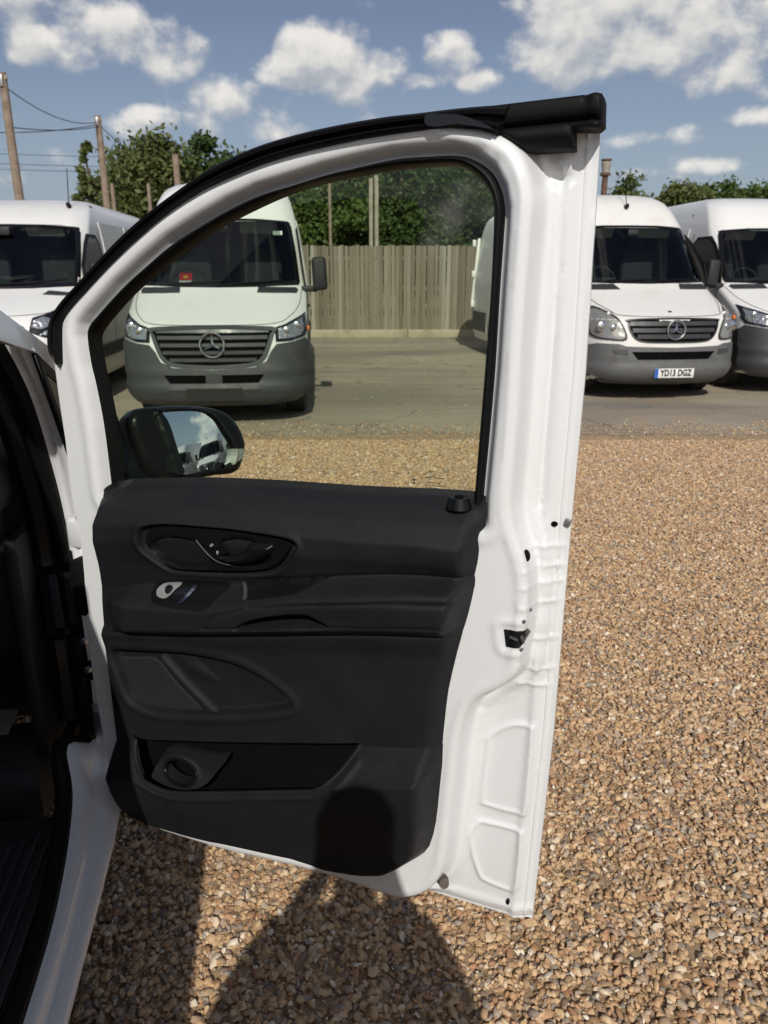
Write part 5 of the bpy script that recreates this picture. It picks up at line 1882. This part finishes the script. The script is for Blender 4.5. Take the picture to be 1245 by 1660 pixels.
sheet('seal_corner', CORNER[::-1], [], 0.006, dfr(corner_n), flat(0.026), 'rubber', door, edge=0.006, angle=60,
      feats=[(CORNER, True, sym_off(.002, .004)), (CTOP, False, sym_off(.008, .013, .018, .024, .027, .030, .033, .037, .043, .049, .054, .060))])
FLAP = catmull([(0.807, 1.814), (0.829, 1.814), (0.855, 1.811), (0.881, 1.802), (0.903, 1.791), (0.877, 1.796), (0.851, 1.800), (0.811, 1.800)], 4)
sheet('seal_flap', FLAP[::-1], [], 0.008, dfr(lambda P: 0.091 - 0.0 * P[:, 0]), flat(0.085), 'gloss_black', door)

# glass run channel and the glass
ribbon('glass_channel', CH_OUT, GL_EDGE, [(-0.25, 0.030), (-0.10, 0.052), (0.05, 0.058), (0.35, 0.060), (0.60, 0.057), (0.80, 0.050), (0.98, 0.040), (1.02, 0.026)], 'rubber', door, 220)
gc = np.mean(np.array(GL_EDGE), 0)
pane = [tuple(gc + (np.array(p) - gc) * np.array([1.012, 1.014])) for p in GL_EDGE]
sheet('window_glass', pane, [], 0.1, flat(0.034), flat(0.030), 'glass_door', door, edge=0.02)
# printed approval marks on the glass
mkV, mkF = [], []


def dash(px, pz, w, h, n=0.0348):
    b0 = len(mkV)
    mkV.extend([(px, -n, pz), (px + w, -n, pz), (px + w, -n, pz + h), (px, -n, pz + h)])
    mkF.append((b0, b0 + 1, b0 + 2, b0 + 3))


MK = [(0.797, 1.283), (0.830, 1.286), (0.798, 1.274), (0.798, 1.269), (0.798, 1.265), (0.798, 1.259), (0.808, 1.290), (0.769, 1.262), (0.777, 1.274)]
rd = random.Random(5)
for (s0, z0), n_ in ((MK[0], 9), (MK[2], 7), (MK[3], 8), (MK[4], 10), (MK[5], 8), (MK[7], 6)):
    s_ = s0
    for k in range(n_):
        w_ = rd.uniform(0.0015, 0.0035)
        dash(s_, z0, w_, 0.0016)
        s_ += w_ + rd.uniform(0.0006, 0.0016)
ringc = MK[6]
for k in range(14):
    a = k * 2 * math.pi / 14
    dash(ringc[0] + 0.0045 * math.cos(a), ringc[1] + 0.0045 * math.sin(a), 0.0016, 0.0012)
for k in range(3):
    a = math.pi / 2 + k * 2.094
    for q in (0.001, 0.0022, 0.0034):
        dash(ringc[0] + q * math.cos(a), ringc[1] + q * math.sin(a), 0.0010, 0.0010)
t8 = MK[8]
b0 = len(mkV)
mkV += [(t8[0] - .004, -.0348, t8[1] + .004), (t8[0] + .004, -.0348, t8[1] + .004), (t8[0], -.0348, t8[1]), (t8[0] + .004, -.0348, t8[1] - .004), (t8[0] - .004, -.0348, t8[1] - .004)]
mkF += [(b0, b0 + 2, b0 + 1), (b0 + 2, b0 + 4, b0 + 3)]
mk('glass_print', mkV, mkF, 'mark', door, False)

# --- black trim panel
T_TOP = [(0.103, 1.191), (0.158, 1.208), (0.329, 1.228), (0.508, 1.240), (0.662, 1.247), (0.817, 1.257), (0.895, 1.259)]
T_ARM = [(0.086, 0.948), (0.137, 0.981), (0.190, 1.010), (0.249, 1.030), (0.383, 1.054), (0.556, 1.088), (0.643, 1.107), (0.746, 1.125), (0.817, 1.134), (0.895, 1.140)]
T_BROW = [(0.127, 0.942), (0.178, 0.984), (0.281, 0.996), (0.411, 1.013), (0.504, 1.036), (0.580, 1.062), (0.698, 1.088), (0.797, 1.109), (0.884, 1.121)]
T_INS = [(0.122, 0.913), (0.188, 0.937), (0.401, 0.976), (0.661, 1.030), (0.742, 1.046), (0.878, 1.067)]
T_SEAM = [(0.091, 0.893), (0.158, 0.910), (0.282, 0.928), (0.384, 0.946), (0.560, 0.981), (0.729, 1.014), (0.864, 1.035)]
T_PK0 = [(0.088, 0.630), (0.304, 0.676), (0.459, 0.715), (0.697, 0.774), (0.835, 0.806)]
T_PK1 = [(0.125, 0.576), (0.257, 0.605), (0.335, 0.614), (0.417, 0.634), (0.644, 0.704), (0.743, 0.733), (0.846, 0.765)]
BEZ = catmull([(0.254, 1.132), (0.268, 1.152), (0.314, 1.163), (0.394, 1.169), (0.478, 1.173), (0.557, 1.172), (0.589, 1.167), (0.592, 1.154), (0.575, 1.129), (0.547, 1.106), (0.492, 1.090), (0.385, 1.075), (0.318, 1.070), (0.287, 1.082), (0.258, 1.106)], 4)
SPK = catmull([(0.142, 0.857), (0.187, 0.870), (0.273, 0.884), (0.340, 0.892), (0.431, 0.892), (0.492, 0.877), (0.539, 0.853), (0.558, 0.834), (0.553, 0.821), (0.487, 0.795), (0.395, 0.768), (0.272, 0.741), (0.216, 0.737), (0.171, 0.750), (0.150, 0.802)], 4)
PKT = catmull([(0.168, 0.706), (0.185, 0.668), (0.258, 0.680), (0.473, 0.731), (0.643, 0.774), (0.705, 0.788), (0.689, 0.748), (0.657, 0.709), (0.627, 0.688), (0.602, 0.679), (0.396, 0.614), (0.310, 0.589), (0.260, 0.586), (0.211, 0.602), (0.178, 0.628), (0.165, 0.664)], 3)
PULL = catmull([(0.471, 0.988), (0.503, 1.013), (0.561, 1.034), (0.616, 1.046), (0.639, 1.042), (0.661, 1.030), (0.602, 1.016), (0.527, 0.999)], 3)
FACE_R = [(0.917, 1.265), (0.898, 1.213), (0.901, 1.147), (0.878, 1.109), (0.872, 1.051), (0.864, 1.010), (0.851, 0.953), (0.847, 0.896), (0.846, 0.840), (0.832, 0.747), (0.829, 0.698), (0.827, 0.611), (0.810, 0.566)]
INS = [(0.403, 0.978), (0.411, 0.992), (0.434, 1.010), (0.504, 1.038), (0.580, 1.058), (0.657, 1.073), (0.764, 1.094), (0.887, 1.110), (0.878, 1.067), (0.661, 1.030)]
DIV = [(0.253, 0.873), (0.383, 0.761)]


def iz(line, s_):
    return np.interp(s_, [p[0] for p in line], [p[1] for p in line])


def trim_n(P):
    s_, z = P[:, 0], P[:, 1]
    zt, za, zb, zi, zs, p0, p1 = [iz(l, s_) for l in (T_TOP, T_ARM, T_BROW, T_INS, T_SEAM, T_PK0, T_PK1)]
    d = zt - z
    n = np.interp(d, [-0.01, 0.0, 0.012, 0.035, 0.065, 0.10, 0.15, 0.20], [0.040, 0.046, 0.066, 0.094, 0.117, 0.119, 0.106, 0.098])
    # hollow behind the pull, deeper towards the latch
    n += -0.012 * np.exp(-((d - 0.125) / 0.03) ** 2) * ss(s_, 0.55, 0.85)
    # arm rest: ledge, brow, vertical face
    t = (za - z) / np.maximum(za - zb, 0.01)
    amp = 0.046 * ss(s_, 0.13, 0.22)
    arm = amp * ss(t, 0.0, 1.05)
    drop = ss(z, zi - 0.003, zs - 0.004)
    n = n + arm * (1 - ss(-z, -zi, -(zs - 0.004))) + 0.012 * ss(-z, -zi, -zs) * 1.0
    n -= 0.004 * np.exp(-((z - za) / 0.0035) ** 2) * (s_ > 0.5)
    n -= 0.004 * np.exp(-((z - zs) / 0.003) ** 2)
    low = ss(-z, -zs, -(zs - 0.05))
    n -= 0.010 * low
    # pocket front: sloping shelf and outer wall
    q = (p0 - z) / np.maximum(p0 - p1, 0.01)
    n += 0.052 * np.clip(q, 0, 1) * ss(q, -0.05, 0.08)
    n -= 0.030 * ss(-z, -(p1 - 0.02), -(p1 - 0.20))
    # insert panel outline
    di = np.abs(sdf(P, INS))
    n -= 0.0035 * np.exp(-(di / 0.0028) ** 2)
    # finger pull
    dp = sdf(P, PULL)
    n -= 0.040 * ss(dp, 0.002, -0.010)
    # handle surround
    db = sdf(P, BEZ)
    n += 0.003 * np.exp(-((db - 0.006) / 0.005) ** 2)
    n -= 0.014 * ss(db, 0.002, -0.004)
    # loudspeaker recess
    dk = sdf(P, SPK)
    n -= 0.020 * ss(dk, 0.002, -0.006)
    n += 0.004 * np.exp(-((dk - 0.010) / 0.008) ** 2)
    # pocket mouth
    dm = sdf(P, PKT)
    n += 0.004 * np.exp(-((dm - 0.008) / 0.006) ** 2) * (z < p0 - 0.015)
    # side walls of the moulding
    dr = dist(P, TRIM[14:], False)
    w = np.interp(s_, [0.1, 0.2, 0.6, 0.75, 0.95], [0.030, 0.028, 0.018, 0.030, 0.034])
    n = 0.066 + (n - 0.066) * ss(dr, -0.002, w)
    return n


def shrink_in(poly, d):
    P = np.array(poly, float)
    tn = np.roll(P, -1, 0) - np.roll(P, 1, 0)
    tn /= np.linalg.norm(tn, axis=1)[:, None] + 1e-12
    A = 0.5 * np.sum(P[:, 0] * np.roll(P[:, 1], -1) - np.roll(P[:, 0], -1) * P[:, 1])
    k = 1 if A > 0 else -1
    return [tuple(q) for q in P + np.stack([-tn[:, 1], tn[:, 0]], 1) * d * k]


trim_feats = [(TRIM, True, sym_off(.004, .009, .014, .019, .024, .030)),
              (T_ARM, False, sym_off(.002, .005, .009, .015, .022)), (T_BROW, False, sym_off(.004, .009, .015)), (T_INS, False, sym_off(.002, .005, .009)),
              (T_SEAM, False, sym_off(.0015, .004, .008)), (T_PK0, False, sym_off(.003, .007, .012)), (T_PK1, False, sym_off(.003, .007, .012)),
              (BEZ, True, sym_off(.002, .004, .007, .011)), (SPK, True, sym_off(.002, .004, .007, .011)), (PKT, True, sym_off(.002, .004, .007, .011, .015)),
              (INS, True, sym_off(.0015, .003, .006)), (PULL, True, sym_off(.002, .005, .009)), (T_TOP, False, sym_off(.006, .012, .020, .030, .045))]
for key in ('T_ARM', 'T_BROW', 'T_INS', 'T_SEAM', 'T_PK0', 'T_PK1', 'T_TOP'):
    globals()[key] = catmull(globals()[key], 5, False)
PKT_CUT = shrink_in(PKT, 0.004)
trim = sheet('trim_panel', TRIM[::-1], [PKT_CUT], 0.0055, dfr(trim_n), flat(0.036), 'trim', door, edge=0.0055, angle=80, feats=trim_feats, closed=False)
# rolled lip and the bin behind the pocket mouth
lipn = trim_n(np.array(PKT_CUT))
tube('pocket_lip', [(p[0], -(q - 0.004), p[1]) for p, q in zip(PKT_CUT, lipn)], 0.0045, 'trim', door, 6, True)
BIN = [(0.125, 0.50), (0.66, 0.50), (0.70, 0.60), (0.70, 0.74), (0.125, 0.78)]
sheet('pocket_bin', BIN, [], 0.03, dfr(lambda P: 0.040 + 0.0 * P[:, 0]), flat(0.035), 'trim_smooth', door)  # darker plastic than the panel, so the pocket's inner shade is in its colour
box('pocket_floor', (0.42, -0.085, 0.515), (0.58, 0.075, 0.006), 'trim', door, bevel=0.0)


def on_trim(pts, off):
    P = np.array(pts, float)
    n = trim_n(P) + off
    return [(p[0], -nn, p[1]) for p, nn in zip(P, n)]


def plate_on(name, poly, n, m, res=0.006, thick=0.01, relief=None, edge=None, holes=()):
    f = (lambda P: n + (relief(P) if relief else 0) + np.zeros(len(P)))
    A = np.array(poly)
    a = 0.5 * np.sum(A[:, 0] * np.roll(A[:, 1], -1) - np.roll(A[:, 0], -1) * A[:, 1])
    return sheet(name, poly if a > 0 else poly[::-1], list(holes), res, dfr(f), flat(n - thick), m, door, edge=edge or res, angle=60, feats=[(poly, True, sym_off(.002, .004, .007, .011))])


def shrink(poly, k):
    c = np.mean(np.array(poly), 0)
    return [tuple(c + (np.array(p) - c) * k) for p in poly]


# handle surround, lever, lock buttons
nb = float(np.median(trim_n(np.array(shrink(BEZ, 0.6)))))
bz_in = shrink(BEZ, 0.93)
bowl_c = [(0.347, 1.111)][0]
bowl2 = [(0.482, 1.130)][0]


def bowl(P):
    d = -sdf(P, bz_in)
    r1 = np.hypot((P[:, 0] - bowl_c[0]) / 0.075, (P[:, 1] - bowl_c[1]) / 0.032)
    r2 = np.hypot((P[:, 0] - bowl2[0]) / 0.06, (P[:, 1] - bowl2[1]) / 0.028)
    return 0.010 * ss(d, 0.0, 0.004) - 0.034 * ss(r1, 1.0, 0.55) - 0.030 * ss(r2, 1.0, 0.6)


plate_on('handle_surround', bz_in, nb - 0.002, 'trim_smooth', 0.005, 0.012, bowl)
LEV = catmull([(0.503, 1.153), (0.529, 1.157), (0.548, 1.156), (0.544, 1.144), (0.527, 1.130), (0.504, 1.118), (0.469, 1.109), (0.441, 1.111), (0.426, 1.119), (0.450, 1.121), (0.479, 1.130), (0.495, 1.141)], 4)
plate_on('door_lever', LEV, nb + 0.014, 'trim_smooth', 0.004, 0.012, lambda P: 0.010 * ss(-sdf(P, LEV), 0.0, 0.008))
EDGE_L = [(0.389, 1.145), (0.411, 1.122), (0.433, 1.109), (0.460, 1.106)]
tube('lever_highlight', [(p[0], -(nb + 0.016), p[1]) for p in catmull(EDGE_L, 5, False)], 0.0013, 'slat', door, 6)  # grey strip stands in for a thin highlight beside the lever
B1 = [(0.394, 1.144), (0.430, 1.148), (0.441, 1.138), (0.412, 1.129)]
B2 = [(0.413, 1.128), (0.443, 1.137), (0.451, 1.127), (0.423, 1.117)]
for nm, bb in (('unlock_button', B1), ('lock_button', B2)):
    plate_on(nm, bb, nb + 0.014, 'trim_smooth', 0.004, 0.010)


def icon(name, c, closed):
    V, F = [], []
    y = -(nb + 0.0150)
    w, h = 0.0034, 0.0026
    z0 = c[1] - 0.0035
    tube_data([(c[0] - w / 2, y, z0), (c[0] + w / 2, y, z0), (c[0] + w / 2, y, z0 + h), (c[0] - w / 2, y, z0 + h)], 0.0005, 4, True, V, F)
    dx = 0.0 if closed else 0.0035
    arc = [(c[0] + dx + 0.0013 * math.cos(a), y, z0 + h + 0.0014 + 0.0014 * math.sin(a)) for a in np.linspace(0, math.pi, 7)]
    arc = [(c[0] + dx + 0.0013, y, z0 + h)] + arc + ([(c[0] + dx - 0.0013, y, z0 + h)])
    tube_data(arc, 0.0005, 4, False, V, F)
    mk(name, V, F, 'icon', door)


icon('button_icon', np.mean(np.array(B1), 0), False)
icon('button_icon', np.mean(np.array(B2), 0), True)

# window and mirror switches on the arm rest
SW = catmull([(0.270, 1.023), (0.280, 1.037), (0.313, 1.047), (0.374, 1.056), (0.444, 1.064), (0.429, 1.041), (0.411, 1.019), (0.364, 1.012), (0.290, 1.009)], 4)
nsw = trim_n(np.array(SW)).max()
swn = lambda P, o=0.0015: trim_n(P) + o


def follow(name, poly, off, m, thick=0.006, res=0.004):
    A = np.array(poly)
    a = 0.5 * np.sum(A[:, 0] * np.roll(A[:, 1], -1) - np.roll(A[:, 0], -1) * A[:, 1])
    return sheet(name, poly if a > 0 else poly[::-1], [], res, dfr(lambda P: trim_n(P) + off), dfr(lambda P: trim_n(P) + off - thick), m, door, edge=res, angle=50)


follow('switch_plate', SW, 0.0025, 'trim_smooth')
DSH = catmull([(0.282, 1.026), (0.290, 1.035), (0.302, 1.041), (0.338, 1.047), (0.325, 1.033), (0.314, 1.020), (0.291, 1.019)], 3)
follow('mirror_switch', DSH, 0.006, 'satin')
KN = [(0.311, 1.033)][0]
kn = [(KN[0] + 0.0085 * math.cos(a), KN[1] + 0.0065 * math.sin(a)) for a in np.linspace(0, 6.283, 14, endpoint=False)]
follow('mirror_knob', kn, 0.010, 'gloss_black')
for nm, pl, mm, o in (('window_switch', [(0.341, 1.048), (0.377, 1.053), (0.358, 1.023), (0.319, 1.020)], 'gloss_black', 0.006),
                      ('switch_edge', [(0.370, 1.050), (0.378, 1.051), (0.359, 1.022), (0.349, 1.021)], 'chrome', 0.010)):
    follow(nm, pl, o, mm)
CLIP = [(0.473, 1.070), (0.479, 1.071), (0.495, 1.051), (0.489, 1.048)]
follow('grip_clip', CLIP, 0.004, 'slat', res=0.003)
GRIPCUP = catmull([(0.475, 1.069), (0.565, 1.091), (0.651, 1.112), (0.632, 1.098), (0.601, 1.081), (0.551, 1.065), (0.493, 1.050)], 4)
follow('grip_liner', GRIPCUP, 0.0015, 'trim_smooth', 0.004, 0.006)

# loudspeaker: perforated grille, divider, cover
GRL = catmull([(0.132, 0.832), (0.179, 0.844), (0.236, 0.853), (0.274, 0.817), (0.304, 0.790), (0.344, 0.759), (0.329, 0.749), (0.260, 0.733), (0.209, 0.731), (0.164, 0.746), (0.141, 0.792)], 4)
gn = float(np.median(trim_n(np.array(shrink(GRL, 0.7)))))
grl_o = plate_on('speaker_grille', GRL, gn + 0.004, 'grille_mesh', 0.02, 0.004)
hx = np.array(GRL)
V, F = [], []
stepx = 0.0042
zz = hx[:, 1].min()
row = 0
PP = []
while zz < hx[:, 1].max():
    xx = hx[:, 0].min() + (stepx / 2 if row % 2 else 0)
    while xx < hx[:, 0].max():
        PP.append((xx, zz))
        xx += stepx
    zz += stepx * 0.866
    row += 1
PP = np.array(PP)
PP = PP[(sdf(PP, GRL) < -0.003)]
for (x, z) in PP:
    b0 = len(V)
    for k in range(6):
        a = k * math.pi / 3
        V.append((x + 0.0014 * math.cos(a), -(gn + 0.0045), z + 0.0014 * math.sin(a)))
    F.append(tuple(range(b0, b0 + 6)))
hl = mk('grille_hole', V, F, 'hole', door, False)
tag(hl, kind='stuff')
COV = catmull([(0.275, 0.875), (0.332, 0.881), (0.421, 0.879), (0.479, 0.865), (0.524, 0.842), (0.542, 0.823), (0.538, 0.814), (0.481, 0.792), (0.398, 0.768), (0.367, 0.786), (0.312, 0.834)], 4)
plate_on('speaker_cover', COV, gn + 0.002, 'trim', 0.008, 0.006, lambda P: 0.010 * ss(-sdf(P, COV), 0.0, 0.05) - 0.02 * ss(P[:, 0] - DIV[0][0], 0.05, 0.2))
BARP = [(0.250, 0.870), (0.268, 0.874), (0.318, 0.827), (0.392, 0.768), (0.362, 0.759), (0.296, 0.815)]
plate_on('speaker_divider', BARP, gn + 0.012, 'trim', 0.006, 0.012, lambda P: 0.006 * ss(-sdf(P, BARP), 0.0, 0.006))

# pocket: cup holder ring
CUP = catmull([(0.201, 0.565), (0.227, 0.618), (0.251, 0.642), (0.306, 0.647), (0.360, 0.652), (0.392, 0.655), (0.365, 0.614), (0.330, 0.572), (0.265, 0.551), (0.219, 0.551)], 4)
cc = [(0.276, 0.593)][0]
hole_c = [(cc[0] + 0.040 * math.cos(a), cc[1] + 0.026 * math.sin(a)) for a in np.linspace(0, 6.283, 28, endpoint=False)]
plate_on('cup_holder', CUP, 0.078, 'trim', 0.006, 0.012, lambda P: 0.020 * (1 - ss(P[:, 1] - CUP[0][1], -0.02, 0.05)) + 0.006 * ss(dist(P, hole_c), 0.008, 0.0), holes=[hole_c[::-1]])
tube('cup_rim', [(p[0], -(0.083 + 0.020 * (1 - float(ss(np.array([p[1] - CUP[0][1]]), -0.02, 0.05)[0]))), p[1]) for p in hole_c], 0.003, 'trim_smooth', door, 6, True)

# lock pin guide at the end of the sill trim
LP = [(0.865, 1.258)][0]
bm = bmesh.new()
bmesh.ops.create_cone(bm, segments=20, radius1=0.019, radius2=0.014, depth=0.018, cap_ends=True, matrix=Matrix.Translation((LP[0], -0.066, LP[1] - 0.002)) @ Matrix.Diagonal((1.15, 1.0, 1, 1)))
lpg = from_bm('lock_pin_guide', bm, 'trim_smooth', door)
tube('lock_pin_hole', [(LP[0], -0.066, LP[1] + 0.0075), (LP[0], -0.066, LP[1] + 0.0082)], 0.0075, 'hole', door, 14)

# --- latch side fittings
sheet('latch', LATCH[::-1], [], 0.004, dfr(lambda P: shell_n(P) + 0.0025), flat(0.02), 'gloss_black', door, edge=0.003)
def on_shell(pt, off=0.0):
    return float(shell_n(np.array([pt]))[0]) + off


LC = np.mean(np.array(LATCH), 0)
bm = bmesh.new()
box_bm(bm, (LC[0] - 0.004, -on_shell(LC) - 0.003, LC[1] + 0.002), (0.016, 0.008, 0.004), Matrix.Rotation(0.25, 3, 'Y'), 0.002)
box_bm(bm, (LC[0] + 0.010, -on_shell(LC) - 0.003, LC[1] + 0.003), (0.004, 0.010, 0.014), Matrix.Rotation(-0.4, 3, 'Y'), 0.002)
from_bm('latch_claw', bm, 'slat', door)


def disc(name, pt, rx, rz, m, off=0.001, thick=0.003, rot=0.0):
    n = on_shell(pt, off)
    bm = bmesh.new()
    bmesh.ops.create_cone(bm, segments=18, radius1=1, radius2=0.85, depth=thick, cap_ends=True,
                          matrix=Matrix.Translation((pt[0], -n, pt[1])) @ Matrix.Rotation(rot, 4, 'Y') @ Matrix.Rotation(R(90), 4, 'X') @ Matrix.Diagonal((rx, rz, 1, 1)))
    return from_bm(name, bm, m, door)


disc('plug_and_hole', [(0.977, 1.178)][0], 0.0062, 0.0105, 'rubber', 0.002, 0.004, R(-8))
disc('plug_and_hole', [(1.011, 1.223)][0], 0.0058, 0.0045, 'hole', 0.002)  # no plug here: dark disc paints the shade of an open hole
disc('drain_plug', [(0.976, 0.444)][0], 0.0035, 0.0065, 'rubber', 0.003, 0.005)
for p in [(0.989, 1.086), (0.983, 1.071), (0.981, 1.019)]: disc('screw', p, 0.0032, 0.0034, 'steel', 0.002)
cl = [(1.031, 1.226)][0]
box('edge_clip', (cl[0], -on_shell(cl, 0.003), cl[1]), (0.010, 0.006, 0.012), 'steel', door, Matrix.Rotation(0.3, 3, 'Y'), 0.001)
sp = [(0.857, 0.485)][0]
bm = bmesh.new()
bmesh.ops.create_cone(bm, segments=14, radius1=0.0115, radius2=0.0095, depth=0.022, cap_ends=True, matrix=Matrix.Translation((sp[0], -0.060, sp[1])) @ Matrix.Rotation(R(62), 4, 'X') @ Matrix.Rotation(R(22), 4, 'Y'))
from_bm('rubber_stop', bm, 'stop', door)
# hinges and check strap between jamb and door
for zz in (0.62, 1.08):
    bm = bmesh.new()
    box_bm(bm, (0.045, -0.030, zz), (0.085, 0.028, 0.060), None, 0.006)
    bmesh.ops.create_cone(bm, segments=12, radius1=0.012, radius2=0.012, depth=0.075, cap_ends=True, matrix=Matrix.Translation((0.006, -0.030, zz)))
    from_bm('hinge', bm, 'white' if zz > 1 else 'steel', door)
ck = [(0.010, 0.759)][0]
box('check_strap', (ck[0] - 0.01, -0.045, ck[1]), (0.06, 0.012, 0.045), 'rubber', door, bevel=0.004)
bt = [(0.033, 0.770)][0]
for k in (0, 1):
    bm = bmesh.new()
    bmesh.ops.create_cone(bm, segments=6, radius1=0.008, radius2=0.008, depth=0.01, cap_ends=True, matrix=Matrix.Translation((bt[0] - 0.012, -0.055, bt[1] + 0.07 * k - 0.004)) @ Matrix.Rotation(R(90), 4, 'X'))
    from_bm('hinge_bolt', bm, 'steel', door)
box('wiring_gaiter', (0.045, -0.05, 0.97), (0.05, 0.05, 0.13), 'rubber', door, bevel=0.015)

# --- exterior mirror, outside the glass; its own plane looks back along the yard
MC, MPHI, MTILT = Vector((0.1825, 0.1699, 1.2475)), R(73), R(10.3)
mframe = Matrix.Translation(MC) @ Matrix.Rotation(MPHI, 4, 'Z') @ Matrix.Rotation(-MTILT, 4, 'X')


def mfr(fn):
    def g_(P):
        h = fn(P)
        return np.array([tuple(mframe @ Vector((p[0], -q, p[1]))) for p, q in zip(P, h)])
    return g_


HOUS = catmull([(-0.140, 0.059), (-0.122, 0.087), (-0.093, 0.092), (-0.009, 0.085), (0.064, 0.071), (0.112, 0.052), (0.140, 0.019), (0.151, -0.018), (0.148, -0.039), (0.116, -0.086), (0.054, -0.084), (-0.030, -0.077), (-0.077, -0.072), (-0.110, -0.065), (-0.129, -0.033)], 4)
MIR = catmull([(-0.079, 0.072), (-0.063, 0.076), (-0.003, 0.071), (0.039, 0.062), (0.069, 0.041), (0.087, 0.008), (0.105, -0.031), (0.090, -0.065), (0.060, -0.070), (-0.002, -0.066), (-0.035, -0.065), (-0.053, -0.059), (-0.064, -0.025)], 4)
MR = 1.5


def house_n(P):
    d = -sdf(P, HOUS)
    dm = sdf(P, MIR)
    rim = 0.018 * np.sqrt(np.clip(1 - (1 - np.clip(d / 0.022, 0, 1)) ** 2, 0, 1))
    return -0.014 + rim + 0.004 * np.exp(-((dm - 0.004) / 0.004) ** 2) - 0.034 * ss(dm, 0.003, -0.004)


def house_b(P):
    d = -sdf(P, HOUS)
    return -0.022 - 0.085 * np.sqrt(np.clip(1 - (1 - np.clip(d / 0.07, 0, 1)) ** 2, 0, 1))


sheet('mirror_housing', HOUS[::-1], [], 0.006, mfr(house_n), mfr(house_b), 'trim_smooth', door, edge=0.006, angle=60,
      feats=[(HOUS, True, sym_off(.003, .007, .012, .018)), (MIR, True, sym_off(.002, .004, .008))])
mirror_n = lambda P: 0.001 - (P[:, 0] ** 2 + P[:, 1] ** 2) / (2 * MR)
sheet('mirror_glass', MIR[::-1], [], 0.006, mfr(mirror_n), mfr(lambda P: mirror_n(P) - 0.004), 'mirror', door, edge=0.004, angle=70)
IND = [(0.105, -0.032), (0.138, -0.038), (0.118, -0.059), (0.092, -0.067)]
sheet('indicator_lens', IND[::-1], [], 0.003, mfr(lambda P: house_n(P) + 0.007), mfr(lambda P: house_n(P) - 0.004), 'satin', door, edge=0.003)
# arm and triangular foot joining the housing to the door
ARM = [(0.043, 1.274), (0.077, 1.316), (0.128, 1.337), (0.148, 1.327), (0.165, 1.284), (0.190, 1.192), (0.166, 1.174), (0.031, 1.160)]
sheet('mirror_arm', ARM[::-1], [], 0.008, dfr(lambda P: -0.105 + 0.018 * ss(-sdf(P, ARM), 0.0, 0.02)), flat(-0.125), 'trim_smooth', door)
FOOT = [(0.069, 1.420), (0.095, 1.359), (0.115, 1.297), (0.144, 1.222), (0.180, 1.194), (0.099, 1.183), (0.092, 1.269)]
sheet('mirror_foot', FOOT[::-1], [], 0.02, flat(0.008), flat(-0.03), 'trim_smooth', door)

# ------------------------------------------------------------------ the person whose shadow falls on the door
def skin_figure(name, verts, edges, radii, m, parent=None, root=0, sub=2):
    me = bpy.data.meshes.new(name)
    me.from_pydata(verts, edges, [])
    o = bpy.data.objects.new(name, me)
    C.objects.link(o)
    o.parent = parent
    o.modifiers.new('skin', 'SKIN')
    sb_ = o.modifiers.new('sub', 'SUBSURF')
    sb_.levels = sub
    sb_.render_levels = sub
    if not me.skin_vertices:
        bm = bmesh.new()
        bm.from_mesh(me)
        bm.verts.layers.skin.verify()
        bm.to_mesh(me)
        bm.free()
    for i, sv in enumerate(me.skin_vertices[0].data):
        r_ = radii[i]
        sv.radius = r_ if hasattr(r_, '__len__') else (r_, r_)
        sv.use_root = (i == root)
    me.materials.append(M[m])
    return o


M['cloth_dark'] = mat('dark_clothing', (0.05, 0.055, 0.07), 0.9)
M['phone'] = mat('phone_case', (0.02, 0.02, 0.022), 0.4)
px, py = 0.022, -0.36
pv, pe, pr = [], [], []


def jv(x, y, z, r_, link=None):
    pv.append((x, y, z))
    pr.append(r_)
    if link is not None:
        pe.append((link, len(pv) - 1))
    return len(pv) - 1


pel = jv(0, -0.06, 0.95, (0.19, 0.14))
wst = jv(-0.01, -0.05, 1.10, (0.185, 0.13), pel)
cst = jv(-0.01, -0.05, 1.30, (0.18, 0.13), wst)
nck = jv(0, -0.03, 1.47, 0.06, cst)
hb = jv(0, -0.005, 1.59, 0.062, nck)
hm = jv(0, 0.005, 1.73, (0.086, 0.10), hb)
ht = jv(0, -0.005, 1.835, (0.066, 0.078), hm)
for s in (-1, 1):
    sh_ = jv(s * 0.19 - 0.01, -0.05, 1.41, 0.068, cst)
    el = jv(s * 0.275 - 0.035, 0.06, 1.13, 0.055, sh_)
    wr = jv(s * 0.075 - px * 0.5, 0.25, 1.38, 0.030, el)
    pa = jv(s * 0.050 - px * 0.7, 0.305, 1.45, 0.026, wr)
    for k in range(4):
        f1 = jv(s * 0.050 - px * .8, 0.335 + 0.004 * k, 1.475 + 0.017 * k, 0.009, pa)
        jv(s * 0.040 - px, 0.345, 1.480 + 0.017 * k, 0.008, f1)
    t1 = jv(s * 0.052 - px, 0.30, 1.50, 0.011, pa)
    jv(s * 0.045 - px, 0.322, 1.525, 0.010, t1)
    hp = jv(s * 0.095, -0.06, 0.88, 0.095, pel)
    kn_ = jv(s * 0.11, -0.04, 0.50, 0.062, hp)
    an = jv(s * 0.12, -0.07, 0.09, 0.042, kn_)
    jv(s * 0.14, 0.10, 0.045, 0.040, an)
person = skin_figure('person', pv, pe, pr, 'cloth_dark', None, 0)
person.location = (px, py, 0)
tag(person, 'person in front of the open door whose shadow falls on it', 'person')
ph = box('smartphone', (0.0, -0.042, 1.512), (0.072, 0.008, 0.150), 'phone', None, Matrix.Rotation(R(-17.9), 3, 'X'), 0.003)
tag(ph, 'phone held upright by the person casting the shadow', 'phone')
